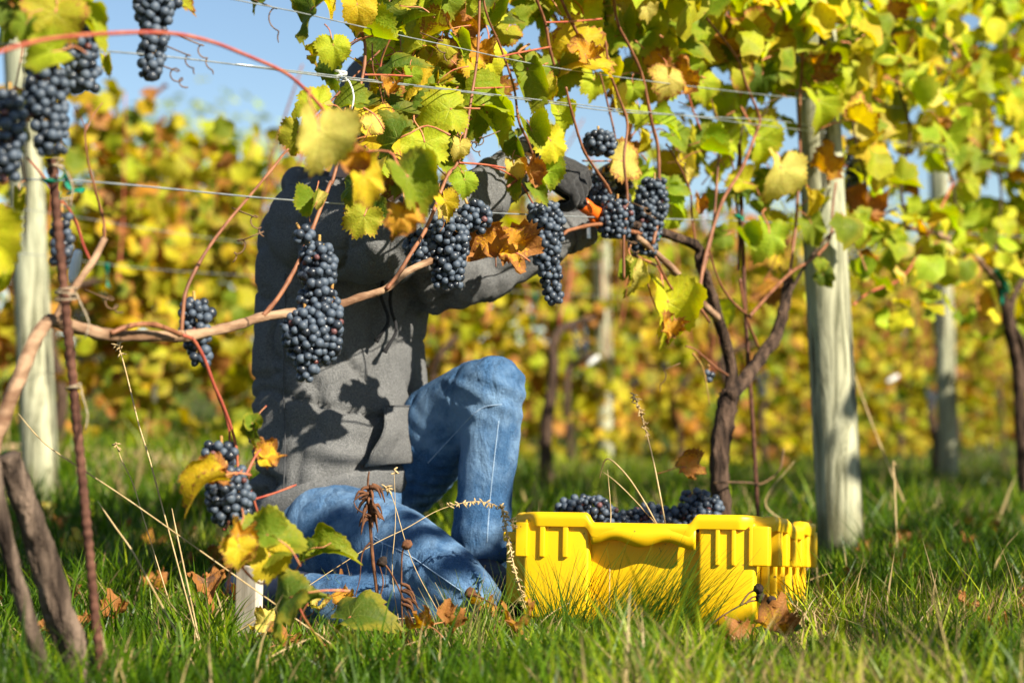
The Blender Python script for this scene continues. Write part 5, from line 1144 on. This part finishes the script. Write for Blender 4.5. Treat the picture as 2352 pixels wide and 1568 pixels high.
# white growth tags hanging in the background rows
for x, y, Y, a, lb in [(1362, 828, 10.5, 40, 'white plastic tag beside the blurred middle post'), (2050, 870, 11.5, 30, 'white plastic tag right of the thick post'), (172, 612, 4.6, 80, 'white plastic tag behind the rusty rod'), (278, 680, 9.6, 85, 'small white tag among the background clusters at left'), (336, 682, 9.8, 85, 'second small white tag among the background clusters'), (355, 905, 9.5, 90, 'pale tag low in the background vines at left')]:
    c = at(x, y, Y); d = Vector((math.cos(math.radians(a)), 0, math.sin(math.radians(a)))); L = .03
    v, f = limb([c - d * L, c, c + d * L], [.011, .014, .011], 10, 3); tag(mk('plastic_tag', v, f, M_TAG), lb, 'tag', 'white plastic tags')

# ================================================================== small things on the ground
def spot(p):
    d = p - CA; lx, ly = d.dot(cx_), d.dot(cy_); x = 1176 + p.x / p.y * FPX
    if p.y > 5.6: return 'on the lane far behind the ' + ('rusty rod' if x < 500 else 'kneeling person' if x < 1180 else 'crate' if x < 1860 else 'thick post')
    if ly > .55: return 'in the grass ' + ('behind the rusty rod' if x < 500 else 'behind the kneeling person' if x < 1180 else 'behind the crate' if x < 1860 else 'right of the thick post')
    if x < 250: return 'in the grass at the foot of the left vine'
    if x < 560: return 'in the grass between the rusty rod and the white stake'
    if x < 900: return 'in the grass below the drooping leaves'
    if x < 1190: return 'in the grass in front of the knee'
    if x < 1480: return 'in the grass before the left half of the crate'
    if x < 1800: return 'in the grass before the right half of the crate'
    return 'in the grass right of the crate'
# dry straw-coloured stalks: picture polyline from foot to tip, distance, seed head
def stalk(pp, Y, r, label, head=None, mat=M_STRAW, group='dry grass stalks'):
    P = [at(x, y, Y) for x, y in pp]; P = [Vector((p.x, p.y + .02 * i, max(p.z, -.01))) for i, p in enumerate(P)]
    e = (P[0] - P[1]); g0 = gz(P[0].x, P[0].y)
    if P[0].z > g0 + .01 and len(pp) > 2:
        e = e.normalized(); e.z = min(e.z, -.55); k = (P[0].z - g0 + .01) / -e.z; P = [P[0] + e * k, P[0] + e * k * .5] + P
    root = empty('dry_grass_stalk', P[0], label, 'grass stalk', group)
    r *= .62; v, f = tube(P, [r] * (len(P) - 1) + [r * .5], 5, 5); mk('stem', v, f, mat, root)
    if head:
        mb = MB(); Q, _ = smooth_path(P, [0] * len(P), 8); n = int(len(Q) * head)
        for i in range(len(Q) - n, len(Q)):
            for k in range(3):
                d = Vector((random.uniform(-1, 1), random.uniform(-1, 1), random.uniform(-1.2, .6))).normalized() * random.uniform(.006, .013)
                mb.add(tube([Q[i], Q[i] + d * .6, Q[i] + d], [.0012, .0018, .0004], 4, 1))
        mb.build('seed_head', mat, root)
    return root
stalk([(372, 1160), (340, 1060), (310, 980), (285, 900), (262, 830), (242, 780)], 3.3, .0022, 'long straw stalk leaning left below the cordon', .12)
stalk([(330, 1190), (300, 1110), (270, 1060), (250, 1020)], 3.4, .0016, 'thin straw stalk with a small seed head left of the low bunch', .1)
stalk([(345, 1340), (300, 1270), (250, 1210), (205, 1155)], 2.95, .0022, 'straw stalk leaning left beside the rusty rod')
stalk([(320, 1105 + 60), (200, 1090), (90, 1020), (20, 950)], 3.1, .0018, 'pale stalk crossing behind the rusty rod')
stalk([(420, 1290), (400, 1220), (385, 1170)], 3.2, .0020, 'short broken straw stalk left of the low bunch')
stalk([(1528, 1200), (1515, 1120), (1500, 1040), (1480, 960), (1462, 905)], 3.55, .0022, 'tall pale seeding stalk above the crate', .28)
stalk([(1510, 1205), (1480, 1150), (1440, 1090), (1398, 1055), (1382, 1100)], 3.55, .0022, 'bent dry stalk arching over the crate')
stalk([(1500, 1195), (1460, 1150), (1420, 1110), (1388, 1085)], 3.56, .0016, 'short dry twig over the grapes in the crate')
stalk([(1402, 1215), (1404, 1170), (1398, 1080)], 3.55, .0014, 'thin upright dry stalk over the crate')
stalk([(1200, 1370), (1180, 1300), (1165, 1230), (1150, 1165)], 3.42, .0024, 'brown grass flower spike left of the crate', .7)
stalk([(840, 1260), (930, 1215), (1010, 1172), (1090, 1155), (1150, 1172), (1180, 1215)], 3.38, .0012, 'arching grass stalk with drooping seed heads in front of the jeans', .42)
stalk([(930, 1520), (900, 1330), (905, 1200), (900, 1080)], 3.3, .0011, 'very thin upright stalk in front of the jeans', .1)
stalk([(1010, 1410), (945, 1290), (900, 1150), (880, 1120)], 3.35, .0012, 'thin stalk with pale spikelets at the hoodie hem', .16)
stalk([(2075, 1150), (2040, 1060), (2000, 950), (1968, 850)], 5.6, .004, 'blurred dry stalk leaning right of the thick post')
stalk([(2064, 1340), (2062, 1200), (2062, 1100), (2062, 1065)], 4.6, .003, 'upright blurred timothy grass stalk in the grass at right', .10)
stalk([(1800, 1120 + 80), (1760, 1150), (1830, 1060)], 4.9, .003, 'broken dry stalk between the trunk and the thick post')
for i in range(34):
    X = random.uniform(-.9, 1.0); Y = random.uniform(2.75, 4.4); X *= Y * .27
    p = Vector((X, Y, gz(X, Y))); a = random.uniform(0, 6.28); L = random.uniform(.05, .16); d = Vector((math.cos(a), math.sin(a), random.uniform(.05, .8))).normalized()
    root = tag(mk('straw_blade', *tube([p, p + d * L * .5 + UP * .01, p + d * L], [.0016, .0013, .0006], 5, 3), M_STRAW), ('short' if L < .09 else 'mid-length' if L < .125 else 'long') + ' dry straw blade ' + ('lying' if d.z < .35 else 'standing') + ' ' + spot(p), 'straw', 'loose straw blades in the grass')
# dead dock weed in front of the jeans
wd = empty('dead_weed', at(868, 1480, 3.3), 'dead brown weed with shrivelled leaves in front of the jeans', 'weed')
P = [at(878, 1500, 3.3), at(868, 1380, 3.3), at(856, 1280, 3.3), at(848, 1180, 3.3), at(845, 1110, 3.3), at(848, 1082, 3.3)]; v, f = tube(P, [.0035, .003, .003, .0028, .002, .001], 6, 5, .2); mk('stem', v, f, M_WEED, wd)
for i in range(26):
    t = random.random(); q = at(848 + random.uniform(-6, 6), 1090 + 100 * t, 3.3); d = Vector((random.uniform(-1, 1), random.uniform(-1, .3), random.uniform(-1, .5))) * .016
    v, f = tube([q, q + d, q + d * 1.5 - UP * random.uniform(.0, .02)], [.0035, .0028, .0008], 5, 3, .5); mk('shrivelled_leaf', v, f, M_WEED, wd)
for pp in [[(850, 1245), (832, 1270), (826, 1330), (815, 1370)], [(852, 1185), (822, 1170), (812, 1150)], [(866, 1390), (880, 1340), (872, 1300)]]:
    v, f = tube([at(x, y, 3.29) for x, y in pp], [.0018, .0014, .0008], 5, 4, .2); mk('twig', v, f, M_WEED, wd)
for i, (pp, lb) in enumerate([([(960, 1460), (920, 1360), (895, 1310), (878, 1290)], 'dark dried seed pod on a bent stem before the jeans'), ([(925, 1440), (922, 1360), (924, 1270), (935, 1250)], 'thin dried stem with crumpled tip before the jeans'), ([(1130, 1470), (1140, 1400), (1120, 1380), (1080, 1360)], 'small brown seed pod near the knee')]):
    r = empty('dead_plant', at(*pp[0], 3.3), lb, 'weed', 'dried stems in front of the jeans'); P = [at(x, y, 3.3) for x, y in pp]
    v, f = tube(P, [.0016] * len(P), 5, 5, .2); mk('stem', v, f, M_WEED, r)
    m = MB().add(ellip(P[-1], Vector((.009, 0, .003)), Vector((0, .007, 0)), Vector((-.002, 0, .008)), 10, 8)); m.v = [q + Vector((1, 1, 1)) * .003 * noise.noise(q * 220) for q in m.v]; m.build('seed_pod', M_BUD if i == 0 else M_WEED, r)
    for s in range(3):
        q = P[1] + Vector((random.uniform(-.01, .01), 0, random.uniform(-.02, .02))); v, f = tube([q, q + Vector((.014, -.003, -.004)), q + Vector((.02, -.004, -.018))], [.002, .003, .0006], 5, 3, .5); mk('shrivelled_leaf', v, f, M_WEED, r)
# plant with dark round seed heads in front of the crate
sw = empty('seed_plant', at(1600, 1470, 3.3), 'wiry weed with three dark round seed heads in front of the crate', 'weed'); sw.location.z = 0
for pp in [[(1590, 1475), (1650, 1420), (1710, 1385), (1740, 1378), (1772, 1380)], [(1700, 1390), (1720, 1362), (1742, 1352)], [(1712, 1386), (1730, 1370), (1748, 1372)]]:
    P = [at(x, y, 3.3) for x, y in pp]; v, f = tube(P, [.0022] + [.0015] * (len(P) - 1), 5, 5); mk('stem', v, f, M_TEND, sw)
    m = MB().add(ellip(P[-1], Vector((.0085, 0, 0)), Vector((0, .0085, 0)), Vector((0, 0, .0085)), 12, 9)); m.v = [q + (q - P[-1]) * .35 * noise.noise(q * 400) for q in m.v]; m.build('seed_head', M_BUD, sw)
# long fine tussock in front of the crate
tus = empty('grass_tussock', at(1450, 1470, 3.42), 'tall fine grass tussock leaning right in front of the crate', 'grass tuft'); tus.location.z = 0
V_, T_, K_ = [], [], []; bb = 0
for i in range(620):
    g = random.random()
    if g < .62: x0 = random.gauss(1440, 75); ln = random.uniform(.08, .21); lean = random.gauss(.55, .25)
    else: x0 = random.gauss(1290, 60); ln = random.uniform(.05, .17); lean = random.gauss(-.05, .35)
    p = at(x0, 1460, random.uniform(3.28, 3.44)); p.z = 0; fa = random.uniform(0, 3.14); side = Vector((math.cos(fa), math.sin(fa), 0)); dy = random.gauss(-.02, .12); c = random.uniform(.15, .5); w = random.uniform(.0009, .0016)
    col = random.choice([(.025, .07, .006), (.04, .095, .008), (.07, .14, .01), (.10, .18, .015)]); S = 6
    for s in range(S + 1):
        t = s / S; out = ln * (math.sin(lean) * t + c * .35 * math.copysign(t * t, lean)); q = p + Vector((out, dy * ln * t, ln * (math.cos(lean) * t - c * .18 * t * t)))
        ww = w * (1 - .85 * t); V_ += [q - side * ww, q + side * ww]; K_ += [(*col, 1)] * 2
        if s: k = bb + 2 * s; T_ += [(k - 2, k - 1, k + 1), (k - 2, k + 1, k)]
    bb += 2 * (S + 1)
o = raw_mesh('blades', np.array([v[:] for v in V_]), np.array(T_), M_GRASS, tus, {'col': np.array(K_)}); o['kind'] = 'stuff'
# second, short sunlit tussock before the knee
tus = empty('grass_tussock', at(1085, 1470, 3.30), 'bright grass tuft in front of the knee', 'grass tuft'); tus.location.z = 0
V_, T_, K_ = [], [], []; bb = 0
for i in range(150):
    p = at(random.gauss(1075, 45), 1475, random.uniform(3.2, 3.36)); p.z = 0; ln = random.uniform(.05, .14); lean = random.gauss(.1, .4); fa = random.uniform(0, 3.14); side = Vector((math.cos(fa), math.sin(fa), 0)); w = random.uniform(.001, .0022); dy = random.gauss(0, .3); c = random.uniform(.1, .5)
    col = random.choice([(.10, .19, .012), (.15, .24, .02), (.20, .26, .03), (.30, .24, .10)])
    for s in range(6):
        t = s / 5; out = ln * (math.sin(lean) * t + c * .4 * t * t * (1 if lean > 0 else -1)); q = p + Vector((out, dy * ln * t, ln * (math.cos(lean) * t - c * .2 * t * t))); ww = w * (1 - .85 * t)
        V_ += [q - side * ww, q + side * ww]; K_ += [(*col, 1)] * 2
        if s: k = bb + 2 * s; T_ += [(k - 2, k - 1, k + 1), (k - 2, k + 1, k)]
    bb += 12
o = raw_mesh('blades', np.array([v[:] for v in V_]), np.array(T_), M_GRASS, tus, {'col': np.array(K_)}); o['kind'] = 'stuff'
# fallen leaves
def fallen(p, size, label, col=None, N=None, group='fallen leaves in the grass'):
    N = N or Vector((random.gauss(0, .35), random.gauss(-.25, .35), 1)); T = Vector((random.uniform(-1, 1), random.uniform(-1, 1), 0))
    o = place(random.choice(DRY), 'fallen_leaf', leaf_matrix(p, N, T, size), None, col or colr(random.choice(['b', 'b', 'o', 'o', 'p'])))
    return tag(o, label, 'leaf', group)
fallen(at(925, 1500, 3.25), .085, 'large curled orange leaf standing in the grass below the jeans', (.46, .20, .06, .7), Vector((.3, -.8, .5)))
fallen(at(1705, 1500, 3.3), .11, 'large crumpled brown leaf under the front right corner of the crate', (.34, .15, .06, .8), Vector((0, -.5, .9)))
fallen(at(1655, 1540, 3.15), .09, 'brown leaf in the grass at the bottom right of the crate', (.30, .13, .05, .8), Vector((.1, -.5, .9)))
fallen(at(1577, 1073, 4.05), .085, 'curled orange dry leaf hanging behind the crate in front of the trunk', (.50, .20, .05, .6), Vector((.4, -.85, .2)), None)
fallen(at(475, 1335, 3.4), .09, 'shaded brown leaf in the grass beside the white stake', (.22, .11, .07, .9))
fallen(at(1010, 1290, 4.5), .05, 'small orange leaf seen between the legs', (.45, .2, .03, .7))
for i in range(120):
    Y = random.triangular(2.85, 8.5, 3.3); X = random.uniform(-.27, .27) * Y
    d = Vector((X, Y, 0)) - CA; lx, ly = d.dot(cx_), d.dot(cy_)
    if -.05 < lx < CW + .05 and -.05 < ly < CL + .05: continue
    p = Vector((X, Y, gz(X, Y) + random.uniform(.03, .06))); sz = random.uniform(.045, .085); k = random.choice(['b', 'b', 'o', 'o', 'p'])
    fallen(p, sz, ('small' if sz < .058 else 'curled' if sz < .072 else 'larger') + {'b': ' brown', 'o': ' orange', 'p': ' pale yellow'}[k] + ' fallen leaf ' + spot(p), colr(k))
# broad-leaved weeds in the grass at lower right
for i in range(16):
    p = at(random.choice([random.gauss(1760, 60), random.gauss(1980, 160), random.gauss(300, 160)]), random.uniform(1490, 1560), random.uniform(2.9, 3.2)); p.z = gz(p.x, p.y) + random.uniform(.012, .04)
    o = place(random.choice(FRESH), 'broadleaf_weed', leaf_matrix(p, Vector((random.gauss(0, .3), random.gauss(-.3, .3), 1)), Vector((random.uniform(-1, 1), random.uniform(-1, 1), 0)), random.uniform(.025, .045)), None, (.09, .17, .02, .0))
    tag(o, 'small broad green weed leaf ' + spot(p), 'weed', 'broad green weed leaves')
# straw strip on the lane behind the left post
vs, fs = [], []
for j in range(9):
    for i in range(25):
        x = -3.4 + 2.6 * i / 24; y = 8.0 + .5 * (j / 8) + .3 * i / 24; vs.append((x, y, gz(x, y) + .012 + .05 * math.sin(math.pi * j / 8) * (1 + .5 * noise.noise(Vector((x * 4, y * 4, 0))))))
for j in range(8):
    for i in range(24): k = j * 25 + i; fs.append((k, k + 1, k + 26, k + 25))
tag(mk('straw_strip', vs, fs, mat_simple('pale_straw', (.40, .26, .14), (.62, .42, .26), 30, rough=.95)), 'pale straw strip on the lane behind the left post', 'straw', kind='structure')
